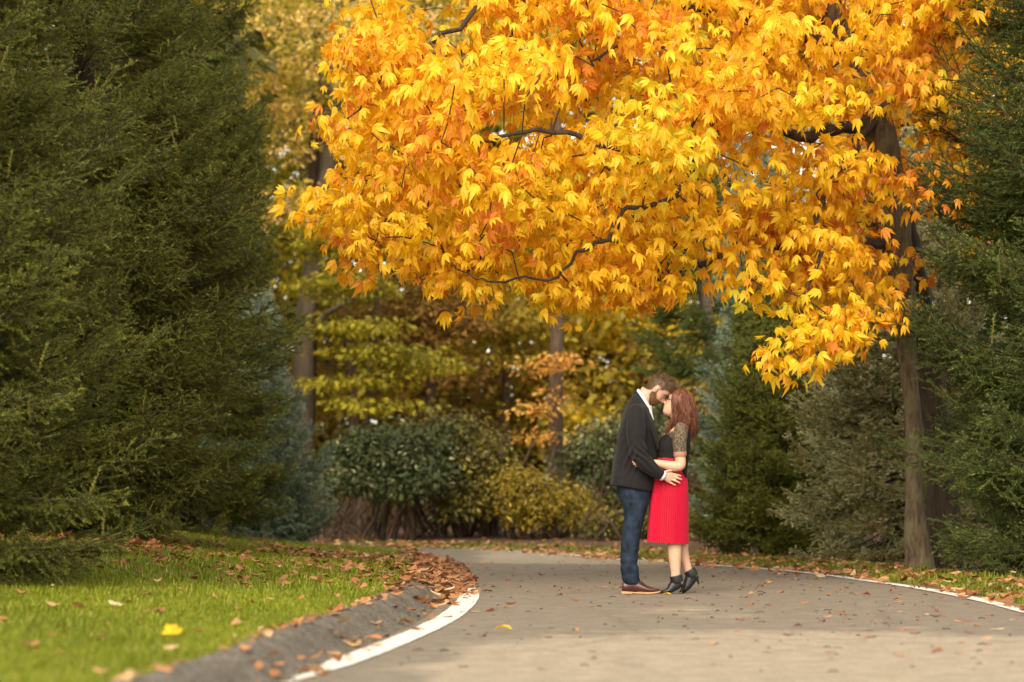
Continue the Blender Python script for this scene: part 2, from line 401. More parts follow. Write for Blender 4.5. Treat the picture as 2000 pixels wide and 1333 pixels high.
# asphalt: colour from wear, with paler stretches near and far and a darker band between
def asphalt_material(name, base, dark, patches, bump=0.5, grain=160.0, bdist=0.006):
    m, nt, out = new_mat(name)
    tc = N(nt, 'ShaderNodeTexCoord')
    n1 = N(nt, 'ShaderNodeTexNoise'); n1.inputs['Scale'].default_value = grain; n1.inputs['Detail'].default_value = 4; n1.inputs['Roughness'].default_value = 0.8
    n2 = N(nt, 'ShaderNodeTexNoise'); n2.inputs['Scale'].default_value = 5.0; n2.inputs['Detail'].default_value = 10; n2.inputs['Roughness'].default_value = 0.8
    for n in (n1, n2): nt.links.new(tc.outputs['Object'], n.inputs['Vector'])
    r1 = ramp(nt, [(0.38, tuple(c * 0.50 for c in base)), (0.50, base), (0.64, tuple(c * 1.6 for c in base))]); nt.links.new(n1.outputs['Fac'], r1.inputs['Fac'])
    r2 = ramp(nt, [(0.36, (0.70, 0.70, 0.70)), (0.64, (1.2, 1.2, 1.2))]); nt.links.new(n2.outputs['Fac'], r2.inputs['Fac'])
    mu = N(nt, 'ShaderNodeMixRGB', blend_type='MULTIPLY'); mu.inputs['Fac'].default_value = 1
    nt.links.new(r1.outputs['Color'], mu.inputs['Color1']); nt.links.new(r2.outputs['Color'], mu.inputs['Color2'])
    col = mu.outputs['Color']
    p = N(nt, 'ShaderNodeBsdfPrincipled'); p.inputs['Roughness'].default_value = 0.82; p.inputs['Specular IOR Level'].default_value = 0.3
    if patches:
        at = N(nt, 'ShaderNodeAttribute', attribute_name='dry')  # 'dry' only holds how pale the asphalt is at each point
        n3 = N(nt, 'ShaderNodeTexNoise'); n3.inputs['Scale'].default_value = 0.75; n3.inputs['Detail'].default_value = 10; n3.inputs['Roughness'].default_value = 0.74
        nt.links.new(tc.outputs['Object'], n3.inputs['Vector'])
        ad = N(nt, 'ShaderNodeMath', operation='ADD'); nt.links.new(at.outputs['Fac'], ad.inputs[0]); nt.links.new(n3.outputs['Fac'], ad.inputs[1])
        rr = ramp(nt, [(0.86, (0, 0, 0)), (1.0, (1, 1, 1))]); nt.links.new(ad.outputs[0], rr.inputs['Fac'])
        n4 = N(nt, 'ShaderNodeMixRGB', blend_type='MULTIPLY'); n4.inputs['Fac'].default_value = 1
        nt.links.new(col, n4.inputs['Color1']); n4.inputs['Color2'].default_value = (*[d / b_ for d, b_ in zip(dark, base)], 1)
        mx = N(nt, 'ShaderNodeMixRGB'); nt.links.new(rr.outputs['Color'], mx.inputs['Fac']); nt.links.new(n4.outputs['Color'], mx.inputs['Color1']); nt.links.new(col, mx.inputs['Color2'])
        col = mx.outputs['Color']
        # cracks
        vo = N(nt, 'ShaderNodeTexVoronoi', feature='DISTANCE_TO_EDGE'); vo.inputs['Scale'].default_value = 0.55
        wv = N(nt, 'ShaderNodeMixRGB'); wv.inputs['Fac'].default_value = 0.22
        nt.links.new(tc.outputs['Object'], wv.inputs['Color1']); nt.links.new(n2.outputs['Color'], wv.inputs['Color2']); nt.links.new(wv.outputs['Color'], vo.inputs['Vector'])
        rc = ramp(nt, [(0.0, (0.55, 0.55, 0.55)), (0.006, (1, 1, 1))]); nt.links.new(vo.outputs['Distance'], rc.inputs['Fac'])
        mc = N(nt, 'ShaderNodeMixRGB', blend_type='MULTIPLY'); mc.inputs['Fac'].default_value = 0.6
        nt.links.new(col, mc.inputs['Color1']); nt.links.new(rc.outputs['Color'], mc.inputs['Color2'])
        col = mc.outputs['Color']
    nt.links.new(col, p.inputs['Base Color'])
    b = N(nt, 'ShaderNodeBump'); b.inputs['Strength'].default_value = bump; b.inputs['Distance'].default_value = bdist
    nt.links.new(n1.outputs['Fac'], b.inputs['Height']); nt.links.new(b.outputs[0], p.inputs['Normal'])
    nt.links.new(p.outputs[0], out.inputs['Surface'])
    return m
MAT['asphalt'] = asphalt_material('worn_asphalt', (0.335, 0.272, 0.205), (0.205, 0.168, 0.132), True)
MAT['kerb'] = asphalt_material('kerb_asphalt', (0.185, 0.158, 0.128), (0.08, 0.07, 0.06), False, 1.0, 38.0, 0.03)

NR = 420
A = resample(offset(EDGE_L, 0.10), NR); B = resample(offset(LINE_R, 0.16), NR)
# match stations along the two edges so that the cross lines stay roughly square to the drive
W = 26
ts = np.linspace(0, 1, W)
Vr = (A[:, None, :] * (1 - ts)[None, :, None] + B[:, None, :] * ts[None, :, None]).reshape(-1, 2)
ii = (np.arange(NR - 1)[:, None] * W + np.arange(W - 1)[None]).ravel()
road_me = np_mesh('road', np.column_stack([Vr, np.full(len(Vr), 0.004)]), np.stack([ii, ii + 1, ii + W + 1, ii + W], -1), smooth=True)
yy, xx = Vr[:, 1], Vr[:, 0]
dry = np.maximum(0.80 - 0.62 * sstep(11.6, 18.5, yy + 0.5 * np.maximum(0, 0.35 - xx) * 4.0), 0.62 * sstep(29.5, 32.5, yy))  # paleness mask: high near and far, low across the middle
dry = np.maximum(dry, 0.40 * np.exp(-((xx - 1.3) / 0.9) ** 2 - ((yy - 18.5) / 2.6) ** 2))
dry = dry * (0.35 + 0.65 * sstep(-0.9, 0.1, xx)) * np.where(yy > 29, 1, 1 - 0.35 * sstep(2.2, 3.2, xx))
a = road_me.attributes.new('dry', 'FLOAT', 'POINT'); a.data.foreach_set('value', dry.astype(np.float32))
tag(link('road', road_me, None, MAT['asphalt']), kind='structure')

# rolled asphalt kerb along the lawn
E = resample(EDGE_L, 1500)
rows = []
for o, z in KERB:
    q = offset(E, o)
    rows.append(np.column_stack([q, z + 0.006 + (0.010 * lump(q[:, 0] * 5, q[:, 1] * 5) + 0.006 * RNG.standard_normal(len(q))) * (1 if o < 0.3 else 0.2)]))
Vk = np.stack(rows, 1).reshape(-1, 3); kk = len(KERB)
ii = (np.arange(len(E) - 1)[:, None] * kk + np.arange(kk - 1)[None]).ravel()
tag(link('kerb', np_mesh('kerb', Vk, np.stack([ii, ii + 1, ii + kk + 1, ii + kk], -1), smooth=True), None, MAT['kerb']), kind='structure')

# painted edge lines: worn thermoplastic
m, nt, out = new_mat('white_road_paint')
tc = N(nt, 'ShaderNodeTexCoord')
n1 = N(nt, 'ShaderNodeTexNoise'); n1.inputs['Scale'].default_value = 45.0; n1.inputs['Detail'].default_value = 9; n1.inputs['Roughness'].default_value = 0.75
nt.links.new(tc.outputs['Object'], n1.inputs['Vector'])
rc = ramp(nt, [(0.30, (0.20, 0.18, 0.16)), (0.40, (0.62, 0.59, 0.54)), (0.6, (0.80, 0.78, 0.73))]); nt.links.new(n1.outputs['Fac'], rc.inputs['Fac'])
p = N(nt, 'ShaderNodeBsdfPrincipled'); p.inputs['Roughness'].default_value = 0.6; nt.links.new(rc.outputs['Color'], p.inputs['Base Color']); nt.links.new(p.outputs[0], out.inputs['Surface'])
MAT['paint'] = m
for P, w in ((LINE_L, 0.075), (LINE_R, 0.058)):
    Q = resample(P, 700); t = np.arange(700)
    jit = 0.002 * np.sin(t * 0.9) + 0.0018 * RNG.standard_normal(700)
    Lq, Rq = offset(Q, -w) + jit[:, None] * [1, 0], offset(Q, w) + 0.002 * RNG.standard_normal(700)[:, None] * [1, 0]
    V = np.stack([np.column_stack([Lq, np.full(700, 0.009)]), np.column_stack([Rq, np.full(700, 0.009)])], 1).reshape(-1, 3)
    ii = np.arange(699) * 2
    tag(link('painted_edge_line', np_mesh('painted_edge_line', V, np.stack([ii, ii + 1, ii + 3, ii + 2], -1)), None, MAT['paint']), kind='structure')

# grass: blades on the lawn and on the right verge
def blades(P, h0, w0, rng):
    z = terrain(P)[0]
    n = len(P)
    az = rng.uniform(0, 2 * math.pi, n); lean = rng.uniform(0.1, 0.75, n); h = h0 * rng.uniform(0.55, 1.25, n)
    d = np.stack([np.cos(az), np.sin(az)], -1)
    s = np.stack([-d[:, 1], d[:, 0], np.zeros(n)], -1) * (w0 * rng.uniform(0.7, 1.3, n))[:, None]
    base = np.column_stack([P, z - 0.006])
    mid = base + np.column_stack([d * (h * lean * 0.3)[:, None], h * 0.6])
    tip = base + np.column_stack([d * (h * lean)[:, None], h * (1 - 0.25 * lean)])
    V = np.stack([base - s * 0.6, base + s * 0.6, mid + s * 0.5, mid - s * 0.5, tip], 1).reshape(-1, 3)
    i = np.arange(n)[:, None] * 5
    patch = 0.5 + 0.16 * lump(P[:, 0] * 1.3, P[:, 1] * 0.7)
    tone = np.clip(patch + rng.normal(0, 0.16, n), 0, 0.9)
    tone[rng.random(n) < 0.035] = 1.0
    return V, i + np.array([[0, 1, 2, 3]]), i + np.array([[3, 2, 4]]), np.repeat(tone, 5)

def grass_object(label, P, hw, rng):
    V, F4, F3, T = blades(P, hw[0], hw[1], rng)
    o = link('grass', np_mesh('grass', V, [F4, F3], T), None, MAT['grass'])
    return tag(o, label, 'grass', kind='stuff')

def lawn_points(n, y0, y1, x0f):
    y = y0 + (y1 - y0) * RNG.random(n) ** 0.9
    x1 = np.interp(y, EDGE_L[:, 1][:150], EDGE_L[:, 0][:150])
    x0 = x0f(y)
    return np.column_stack([x0 + (x1 + 0.02 - x0) * RNG.random(n), y])
P1 = lawn_points(62000, 9.4, 19, lambda y: -y * 0.185)
P2 = lawn_points(66000, 19, 39, lambda y: -y * 0.19)
P = np.concatenate([P1, P2]); P = P[terrain(P)[2]]
bx = np.interp(P[:, 1], EDGE_L[:, 1][:150], EDGE_L[:, 0][:150])
V, F4, F3, T = blades(P, 1.0, 1.0, RNG)
hh = np.where(P[:, 1] < 19, 0.050, 0.055); ww = np.where(P[:, 1] < 19, 0.0042, 0.0075)
V1, F4, F3, T = blades(P, hh, ww, RNG)
tag(link('grass', np_mesh('grass', V1, [F4, F3], T), None, MAT['grass']), 'short green lawn grass sloping up left of the drive', 'grass', kind='stuff')
t = RNG.random(15000); i = (t * (len(EDGE_R) - 1)).astype(int)
c = EDGE_R[i]; tn = unit(np.gradient(EDGE_R, axis=0))[i]
P = c + np.stack([tn[:, 1], -tn[:, 0]], -1) * (0.03 + 0.75 * RNG.random(15000) ** 1.4)[:, None] + tn * RNG.uniform(-.3, .3, 15000)[:, None]
P = P[(P[:, 1] > 15) & (P[:, 1] < 42) & terrain(P)[3]]
V1, F4, F3, T = blades(P, 0.065, 0.0055, RNG)
tag(link('grass', np_mesh('grass', V1, [F4, F3], T), None, MAT['grass']), 'narrow green grass verge along the right white line', 'grass', kind='stuff')
# ---------------------------------------------------------------- spruces: boughs with real needles
def needles_on(bag, P, rng, dens=250, ln=0.017, wd=0.0034, tone=0.5, upbias=0.25, start=0.0):
    seg = np.linalg.norm(np.diff(P, axis=0), axis=1); L = seg.sum()
    n = max(4, int(L * (1 - start) * dens))
    t = start * L + (1 - start) * L * (np.arange(n) + rng.random(n)) / n
    s = np.concatenate([[0], np.cumsum(seg)])
    pos = np.stack([np.interp(t, s, P[:, k]) for k in range(3)], -1)
    k = np.clip(np.searchsorted(s, t) - 1, 0, len(seg) - 1)
    tan = unit(np.diff(P, axis=0))[k]
    r = rng.standard_normal((n, 3)); r[:, 2] += upbias
    r = unit(r - tan * np.sum(r * tan, -1, keepdims=True))
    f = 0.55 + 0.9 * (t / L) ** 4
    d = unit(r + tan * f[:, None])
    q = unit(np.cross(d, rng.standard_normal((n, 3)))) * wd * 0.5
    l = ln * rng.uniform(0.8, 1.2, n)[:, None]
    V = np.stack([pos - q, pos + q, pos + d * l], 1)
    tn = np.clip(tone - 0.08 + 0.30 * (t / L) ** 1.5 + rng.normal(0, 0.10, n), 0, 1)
    bag.add(V.reshape(-1, 3), np.arange(n * 3).reshape(-1, 3), np.repeat(tn, 3), 0)

def make_bough(seed, L=1.9, candles=3, k_len=1.0, k_wid=1.0, k_den=1.0, gap=1.0):
    rng = np.random.default_rng(seed)
    bag = Bag()
    t = np.linspace(0, 1, 14)
    rise = rng.uniform(0.24, 0.44)
    ax = np.stack([L * t, 0.05 * L * np.sin(t * rng.uniform(2, 4) + rng.uniform(0, 3)) * t, L * (-0.20 * t + rise * t ** 3)], -1)
    bag_tube(bag, ax, np.interp(t, [0, 1], [0.018, 0.004]), 4, 0.5, 1, cap=False)
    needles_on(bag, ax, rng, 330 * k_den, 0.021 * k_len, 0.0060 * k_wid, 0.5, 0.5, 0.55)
    side = 1
    tt = 0.28
    while tt < 0.985:
        p = np.array([np.interp(tt, t, ax[:, k]) for k in range(3)])
        tan = unit(np.array([np.interp(tt + 0.03, t, ax[:, k]) - np.interp(tt - 0.03, t, ax[:, k]) for k in range(3)]))
        ang = side * R(rng.uniform(42, 66)); ca, sa = math.cos(ang), math.sin(ang)
        d = np.array([tan[0] * ca - tan[1] * sa, tan[0] * sa + tan[1] * ca, tan[2] + rng.normal(-0.12, 0.16)]); d = unit(d)
        ll = L * (0.33 * (1 - tt) ** 0.75 * min(1, (tt - 0.1) / 0.3) + 0.045) * rng.uniform(0.7, 1.25)
        s = np.linspace(0, 1, 6)
        lat = p + np.outer(s * ll, d) + np.outer(ll * (-rng.uniform(0.10, 0.32) * s ** 1.5 + 0.20 * s ** 4), [0, 0, 1]) + np.outer(s ** 2 * ll * 0.25, tan * [1, 1, 0])
        bag_tube(bag, lat, np.linspace(0.0055, 0.0025, 6), 3, 0.5, 1, cap=False)
        lt = 0.46 + rng.normal(0, 0.12)
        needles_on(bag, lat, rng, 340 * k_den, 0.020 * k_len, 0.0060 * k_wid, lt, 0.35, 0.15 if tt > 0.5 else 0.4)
        sd = 1; u = rng.uniform(0.12, 0.25)
        dl = unit(lat[-1] - lat[0])
        while u < 0.93:
            q = np.array([np.interp(u, s, lat[:, k]) for k in range(3)])
            a2 = sd * R(rng.uniform(35, 62)); c2, s2 = math.cos(a2), math.sin(a2)
            e = unit(np.array([dl[0] * c2 - dl[1] * s2, dl[0] * s2 + dl[1] * c2, dl[2] + rng.normal(-0.38, 0.45)]))
            sl = min(0.20, 0.50 * ll * (1 - u) + 0.06) * rng.uniform(0.7, 1.2)
            v = np.linspace(0, 1, 4)
            sub = q + np.outer(v * sl, e) + np.outer(sl * 0.18 * (v ** 3 - v), [0, 0, 1])
            bag_tube(bag, sub, [0.0028, 0.0024, 0.002, 0.0015], 3, 0.5, 1, cap=False)
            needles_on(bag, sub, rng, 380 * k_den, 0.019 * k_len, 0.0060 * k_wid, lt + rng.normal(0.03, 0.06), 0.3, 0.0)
            u += gap * rng.uniform(0.042, 0.068) / ll; sd = -sd
        tt += gap * rng.uniform(0.019, 0.031); side = -side
    for _ in range(candles):          # young upright shoots with the brown twig showing
        k = rng.integers(8, 14); q = ax[k] + rng.normal(0, 0.06, 3) * [1, 1.5, 0.2]
        e = unit(np.array([rng.normal(0.25, 0.2), rng.normal(0, 0.2), 1.0])); sl = rng.uniform(0.10, 0.20)
        sub = q + np.outer(np.linspace(0, sl, 4), e)
        bag_tube(bag, sub, [0.0055, 0.005, 0.004, 0.003], 3, 0.5, 2, cap=False)
        needles_on(bag, sub, rng, 460 * k_den, 0.020 * k_len, 0.0055 * k_wid, 0.75, 0.0, 0.0)
    return bag.mesh('bough')

BOUGH = [make_bough(100 + i, 1.9, 1 + i % 2) for i in range(7)]
for me in BOUGH: me.materials.append(MAT['needle']); me.materials.append(MAT['twig']); me.materials.append(MAT['candle'])
FAR_BOUGH = [make_bough(140 + i, 1.9, 0, 1.7, 2.0, 0.62, 1.35) for i in range(5)]   # coarser habit for the trees farther back
for me in FAR_BOUGH: me.materials.append(MAT['needle']); me.materials.append(MAT['twig']); me.materials.append(MAT['candle'])
def bough_set(mat, src=None):
    out = []
    for me in (src or BOUGH):
        c = me.copy(); c.materials[0] = mat; out.append(c)
    return out
B_GREEN, B_DARK = BOUGH, bough_set(MAT['needle_dark'])
B_FAR, B_FARDARK, B_BLUE, B_OLIVE = FAR_BOUGH, bough_set(MAT['needle_dark'], FAR_BOUGH), bough_set(MAT['needle_blue'], FAR_BOUGH), bough_set(MAT['needle_olive'], FAR_BOUGH)

def spruce(label, x, y, H, Rb, meshes, seed, z0=0.25, n_low=230, n_high=50, front=0.62, zsplit=6.5, trunk_r=0.16, bend=0.0, ground=None, tilt0=-9, skirt=0.75, face=None, bark='bark_dark'):
    rng = np.random.default_rng(seed)
    g = gz(x, y) if ground is None else ground
    root = empty('spruce_tree', (x, y, g))
    tag(root, label, 'tree', 'spruces and firs along the drive')
    b = Bag()
    hz = np.linspace(-0.05, H, 16)
    tp = np.stack([bend * (hz / H) ** 2 + 0.03 * np.sin(hz), 0.03 * np.cos(hz * 1.3), hz], -1)
    bag_tube(b, tp, np.interp(hz, [-0.05, 0.3, H], [trunk_r * 1.3, trunk_r, 0.02]), 10, 0.5, 0, wob=0.05, rng=rng)
    link('trunk', b.mesh('spruce_trunk', True), root, MAT[bark])
    facing = math.atan2(-y, -x) if face is None else face
    hs = np.concatenate([z0 + (zsplit - z0) * (np.arange(n_low) + rng.random(n_low)) / n_low, np.linspace(zsplit, H * 0.985, n_high)])
    for k, h in enumerate(hs):
        fr = max(0.02, 1 - h / H)
        rl = Rb * fr ** 0.85 * rng.uniform(0.82, 1.13)
        if h < z0 + 0.7: rl *= skirt + (1 - skirt) * (h - z0) / 0.7
        az = facing + (rng.uniform(-1, 1) * R(95) if rng.random() < front else rng.uniform(-math.pi, math.pi))
        o = bpy.data.objects.new('bough', meshes[rng.integers(len(meshes))])
        COL.objects.link(o); o.parent = root
        tl = R(tilt0 + 34 * (1 - fr) + rng.normal(0, 6))
        if h < 1.3: tl -= R(20) * (1 - h / 1.3)
        sc = max(0.22, rl / 1.9)
        o.location = (float(np.interp(h, hz, tp[:, 0])), float(np.interp(h, hz, tp[:, 1])), h)
        o.rotation_euler = (rng.normal(0, 0.22), -tl, az)
        o.scale = (sc, max(sc, 0.68) * rng.uniform(1.0, 1.35) * (-1 if rng.random() < 0.5 else 1), max(sc, 0.68))
    return root

spruce('tall dark green spruce nearest the left edge, reaching down to the lawn', -4.30, 18.6, 14.0, 2.0, B_GREEN, 11, z0=0.12, zsplit=5.4, n_low=265, n_high=35)
spruce('full green spruce second in the left row, with leaf litter under it', -3.95, 26.3, 12.5, 2.0, B_GREEN, 12, z0=0.36, zsplit=6.4, n_low=270, n_high=30, skirt=0.6)
spruce('narrow dark spruce third in the left row, behind the full green one', -3.78, 32.6, 11.0, 1.55, B_FAR, 13, z0=0.30, zsplit=7.6, n_low=275, n_high=20)
spruce('pale blue spruce last in the left row, its silvery tips over the lawn', -3.45, 37.2, 3.1, 1.4, B_BLUE, 14, z0=0.2, zsplit=2.6, n_low=170, n_high=12)
spruce('tall green spruce filling the right edge beside the road', 5.60, 25.0, 15.0, 2.3, B_DARK, 15, z0=0.10, zsplit=5.8, n_low=285, n_high=15)
spruce('grey olive spruce behind the lichen covered trunk, right of the green one', 4.15, 30.3, 5.0, 1.55, B_OLIVE, 16, z0=0.2, zsplit=4.0, n_low=190, n_high=20, tilt0=-4)
spruce('bushy mid green spruce right behind the couple, down to the verge', 3.05, 33.0, 4.2, 1.15, B_FAR, 17, z0=0.1, zsplit=3.2, n_low=190, n_high=16)
spruce('slender blue spruce rising behind the bushy green spruce', 3.35, 37.6, 6.4, 1.3, B_BLUE, 18, z0=0.4, zsplit=4.6, n_low=200, n_high=20)
spruce('dark conifer with bare leaning trunk behind the woman', 3.05, 42.0, 8.0, 1.9, B_FARDARK, 19, z0=2.4, zsplit=6.0, n_low=90, n_high=20, bend=-1.0, trunk_r=0.15, bark='bark_grey')
spruce('dark spruce deep in the wood behind the yellow tree trunk', 6.0, 33.8, 11.0, 2.2, B_FARDARK, 20, z0=0.3, zsplit=7.5, n_low=210, n_high=20)

spruce('dark spruce half hidden behind the two nearest left spruces', -6.6, 30.5, 13.0, 2.6, B_FARDARK, 22, z0=0.4, zsplit=7.5, n_low=190, n_high=20)

# ---------------------------------------------------------------- broadleaved trees
LEAF = np.array([[0, 0, 0], [-0.27, 0.5, 0.06], [0, 1.0, -0.10], [0.27, 0.5, 0.06]])
LEAF_F = np.array([[0, 2, 1], [0, 3, 2]])
SLIM = LEAF * [0.62, 1, 1]

def leaflet(yaw, size, droop, width=0.21):
    pts = np.array([[0, 0, 0], [-0.62 * width, 0.30, 0.02], [-width, 0.62, 0.03], [0, 1.0, 0], [width, 0.62, 0.03], [0.62 * width, 0.30, 0.02], [0, 0.52, -0.025]])
    pts[:, 2] -= droop * pts[:, 1] ** 2
    pts *= size
    c, s = math.cos(yaw), math.sin(yaw)
    return pts @ np.array([[c, s, 0], [-s, c, 0], [0, 0, 1]])
LF = np.array([[6, 1, 0], [6, 2, 1], [6, 3, 2], [6, 4, 3], [6, 5, 4], [6, 0, 5]])
def compound(rng):
    V, F = [], []
    for i, (a, s) in enumerate(((-66, .66), (-34, .88), (0, 1.0), (34, .88), (66, .66))):
        V.append(leaflet(R(a + rng.uniform(-8, 8)), s * rng.uniform(.85, 1.15), rng.uniform(0.35, 1.25)) + [0, 0.02, 0]); F.append(LF[:, ::-1] + 7 * i)
    pet = np.array([[-0.012, -0.55, 0.12], [0.012, -0.55, 0.12], [0.012, 0.03, 0], [-0.012, 0.03, 0]])
    V.append(pet); F.append(np.array([[35, 36, 37], [35, 37, 38]]))
    return np.concatenate(V), np.concatenate(F)

def grow(seeds, targets, rng, alpha=0.35, wig=0.06):
    """join targets to the seed limbs, nearest first, preferring short ways back to the trunk -> pos, parent"""
    pos = [p for s in seeds for p in s]; plen = []; par = []
    for s in seeds:
        acc = 0
        for i, p in enumerate(s):
            if i: acc += np.linalg.norm(s[i] - s[i - 1])
            plen.append(acc * 0.3); par.append(-1)
    cap = len(pos) + 4 * len(targets)
    A = np.zeros((cap, 3)); A[:len(pos)] = pos
    Ln = np.zeros(cap); Ln[:len(pos)] = plen
    n = len(pos); ends = np.zeros(len(targets), int)
    d0 = np.min(np.linalg.norm(targets[:, None] - A[None, :n], axis=2), axis=1)
    for k in np.argsort(d0):
        q = targets[k]
        d = np.linalg.norm(A[:n] - q, axis=1)
        j = int(np.argmin(d + alpha * Ln[:n]))
        last = j; m = 3 if d[j] > 0.35 else 1
        for s in range(1, m + 1):
            f = s / m
            p = A[j] * (1 - f) + q * f + (rng.normal(0, wig * d[j], 3) if s < m else 0) + np.array([0, 0, 0.10 * d[j] * f * (1 - f) * 4])
            A[n] = p; Ln[n] = Ln[last] + np.linalg.norm(p - A[last]); par.append(last); last = n; n += 1
        ends[k] = last
    return A[:n], np.array(par), ends

def twig_mesh(name, A, par, r0=0.004, power=0.45, rmax=0.06, n=5):
    w = np.zeros(len(A)); w[:] = 0
    child = np.zeros(len(A), bool)
    for p in par:
        if p >= 0: child[p] = True
    w[~child & (par >= 0)] = 1
    for i in range(len(A) - 1, -1, -1):
        if par[i] >= 0: w[par[i]] += w[i]
    r = np.minimum(r0 * np.maximum(w, 1) ** power, rmax)
    bag = Bag()
    for i in np.nonzero(par >= 0)[0]:
        j = par[i]
        bag_tube(bag, np.array([A[j], A[i]]), [min(r[j], r[i] * 1.25), r[i]], n, 0.5, 0, cap=False)
    return bag.mesh(name, True)

def leaf_cloud(C, per, spread, size, rng, templ=LEAF, tf=LEAF_F, tone0=0.5, tvar=0.14, flat=0.5, droop=0.5, outward=None):
    n = len(C) * per
    c = np.repeat(C, per, 0)
    off = rng.normal(0, 1, (n, 3)); off *= np.minimum(1, 1.75 / np.maximum(np.linalg.norm(off, axis=1, keepdims=True), 1e-6)); off = off * [spread, spread, spread * flat]
    pos = c + off
    d = off * [1, 1, 0.3] / spread + rng.normal(0, 0.5, (n, 3)); d[:, 2] -= droop
    rot = frames(d, np.array([0, 0, 1.0]), rng, 0.55)
    tone = np.clip(np.repeat(tone0 + rng.normal(0, tvar, len(C)), per) + rng.normal(0, tvar * 0.8, n), 0, 1)
    return pos, rot, size * rng.uniform(0.7, 1.25, n), tone

def inpoly(x, y, poly):
    c = False; n = len(poly)
    for i in range(n):
        x1, y1 = poly[i]; x2, y2 = poly[i - 1]
        if (y1 > y) != (y2 > y) and x < (x2 - x1) * (y - y1) / (y2 - y1) + x1: c = not c
    return c
def edge_dist(x, y, poly):
    b = 1e9
    for i in range(len(poly)):
        a, c = np.array(poly[i - 1], float), np.array(poly[i], float)
        t = np.clip(np.dot([x - a[0], y - a[1]], c - a) / max(np.dot(c - a, c - a), 1e-9), 0, 1)
        b = min(b, np.hypot(*(np.array([x, y]) - (a + t * (c - a)))))
    return b

# ---- the big golden tree over the drive
def limb(P, r, root, name, mat, n=9, wob=0.05):
    b = Bag(); Q = smooth_path(np.array(P) - np.array(root.location), 6)
    if name == 'limb': Q[2:] += RNG.normal(0, 0.016, (len(Q) - 2, 3)) + 0.03 * np.sin(np.arange(len(Q) - 2)[:, None] * [0.55, 0.4, 0.7])
    bag_tube(b, Q, np.interp(np.linspace(0, 1, len(Q)), np.linspace(0, 1, len(r)), r), n, 0.5, 0, wob=wob, rng=RNG)
    link(name, b.mesh(name, True), root, mat)
    return smooth_path(np.array(P), 6)

rng = np.random.default_rng(21)
bx_, by_ = px(1796, 1120, 26.6)[:2]
gold = empty('golden_tree', (bx_, by_, gz(bx_, by_)))
tag(gold, 'large tree with golden yellow leaves overhanging the road above the couple', 'tree')
g0 = np.array([bx_, by_, gz(bx_, by_) - 0.05])
trunk_path = [g0, px(1786, 980, 26.6), px(1784, 830, 26.6), px(1772, 700, 26.6), px(1768, 600, 26.5), px(1745, 440, 26.4), px(1712, 230, 26.2), px(1650, 90, 26.0), px(1590, -60, 25.8), px(1530, -330, 25.6), px(1480, -650, 25.6)]
T1 = limb(trunk_path, [0.15, 0.085, 0.078, 0.08, 0.11, 0.15, 0.145, 0.11, 0.09, 0.06, 0.03], gold, 'trunk', MAT['bark_lit'], 12, 0.07)
g1 = np.array([px(1845, 1110, 27.3)[0], 27.3, gz(px(1845, 1110, 27.3)[0], 27.3) - 0.05])
T2 = limb([g1, px(1838, 900, 27.2), px(1812, 700, 27.1), px(1790, 580, 26.9), px(1760, 430, 26.7), px(1735, 320, 26.5)], [0.19, 0.14, 0.135, 0.14, 0.13, 0.10], gold, 'trunk', MAT['bark_dark'], 12, 0.07)
LA = limb([px(1712, 240, 26.2), px(1600, 262, 25.5), px(1480, 236, 25.0), px(1380, 238, 23.6), px(1250, 288, 23.0), px(1100, 268, 22.8), px(960, 262, 22.7), px(800, 310, 22.7)], [0.07, 0.052, 0.042, 0.034, 0.027, 0.02, 0.014, 0.008], gold, 'limb', MAT['bark_dark'], 7)
LB = limb([px(1440, 236, 24.2), px(1395, 262, 23.6), px(1362, 318, 23.2), px(1300, 385, 22.8), px(1210, 432, 22.6), px(1150, 488, 22.5), px(1080, 540, 22.5), px(980, 548, 22.6), px(880, 520, 22.8)], [0.034, 0.028, 0.025, 0.022, 0.019, 0.015, 0.012, 0.009, 0.006], gold, 'limb', MAT['bark_dark'], 7)
LC = limb([px(1748, 470, 26.5), px(1620, 482, 25.6), px(1480, 478, 25.2), px(1380, 508, 24.9), px(1290, 545, 24.6), px(1200, 560, 24.4)], [0.06, 0.045, 0.035, 0.03, 0.02, 0.01], gold, 'limb', MAT['bark_dark'], 7)
LD = limb([px(1650, 90, 26.0), px(1500, 62, 25.0), px(1360, 20, 24.2), px(1260, 70, 23.7), px(1160, 130, 23.3)], [0.055, 0.04, 0.03, 0.02, 0.01], gold, 'limb', MAT['bark_dark'], 7)
LE = limb([px(1590, -60, 25.8), px(1350, -90, 24.8), px(1080, -50, 23.8), px(860, 60, 23.2), px(740, 160, 23.0)], [0.06, 0.045, 0.03, 0.02, 0.01], gold, 'limb', MAT['bark_dark'], 7)
LG = limb([px(1712, 230, 26.2), px(1640, 330, 25.2), px(1600, 420, 24.4), px(1590, 520, 23.8), px(1570, 620, 23.5)], [0.05, 0.035, 0.025, 0.018, 0.01], gold, 'limb', MAT['bark_dark'], 7)

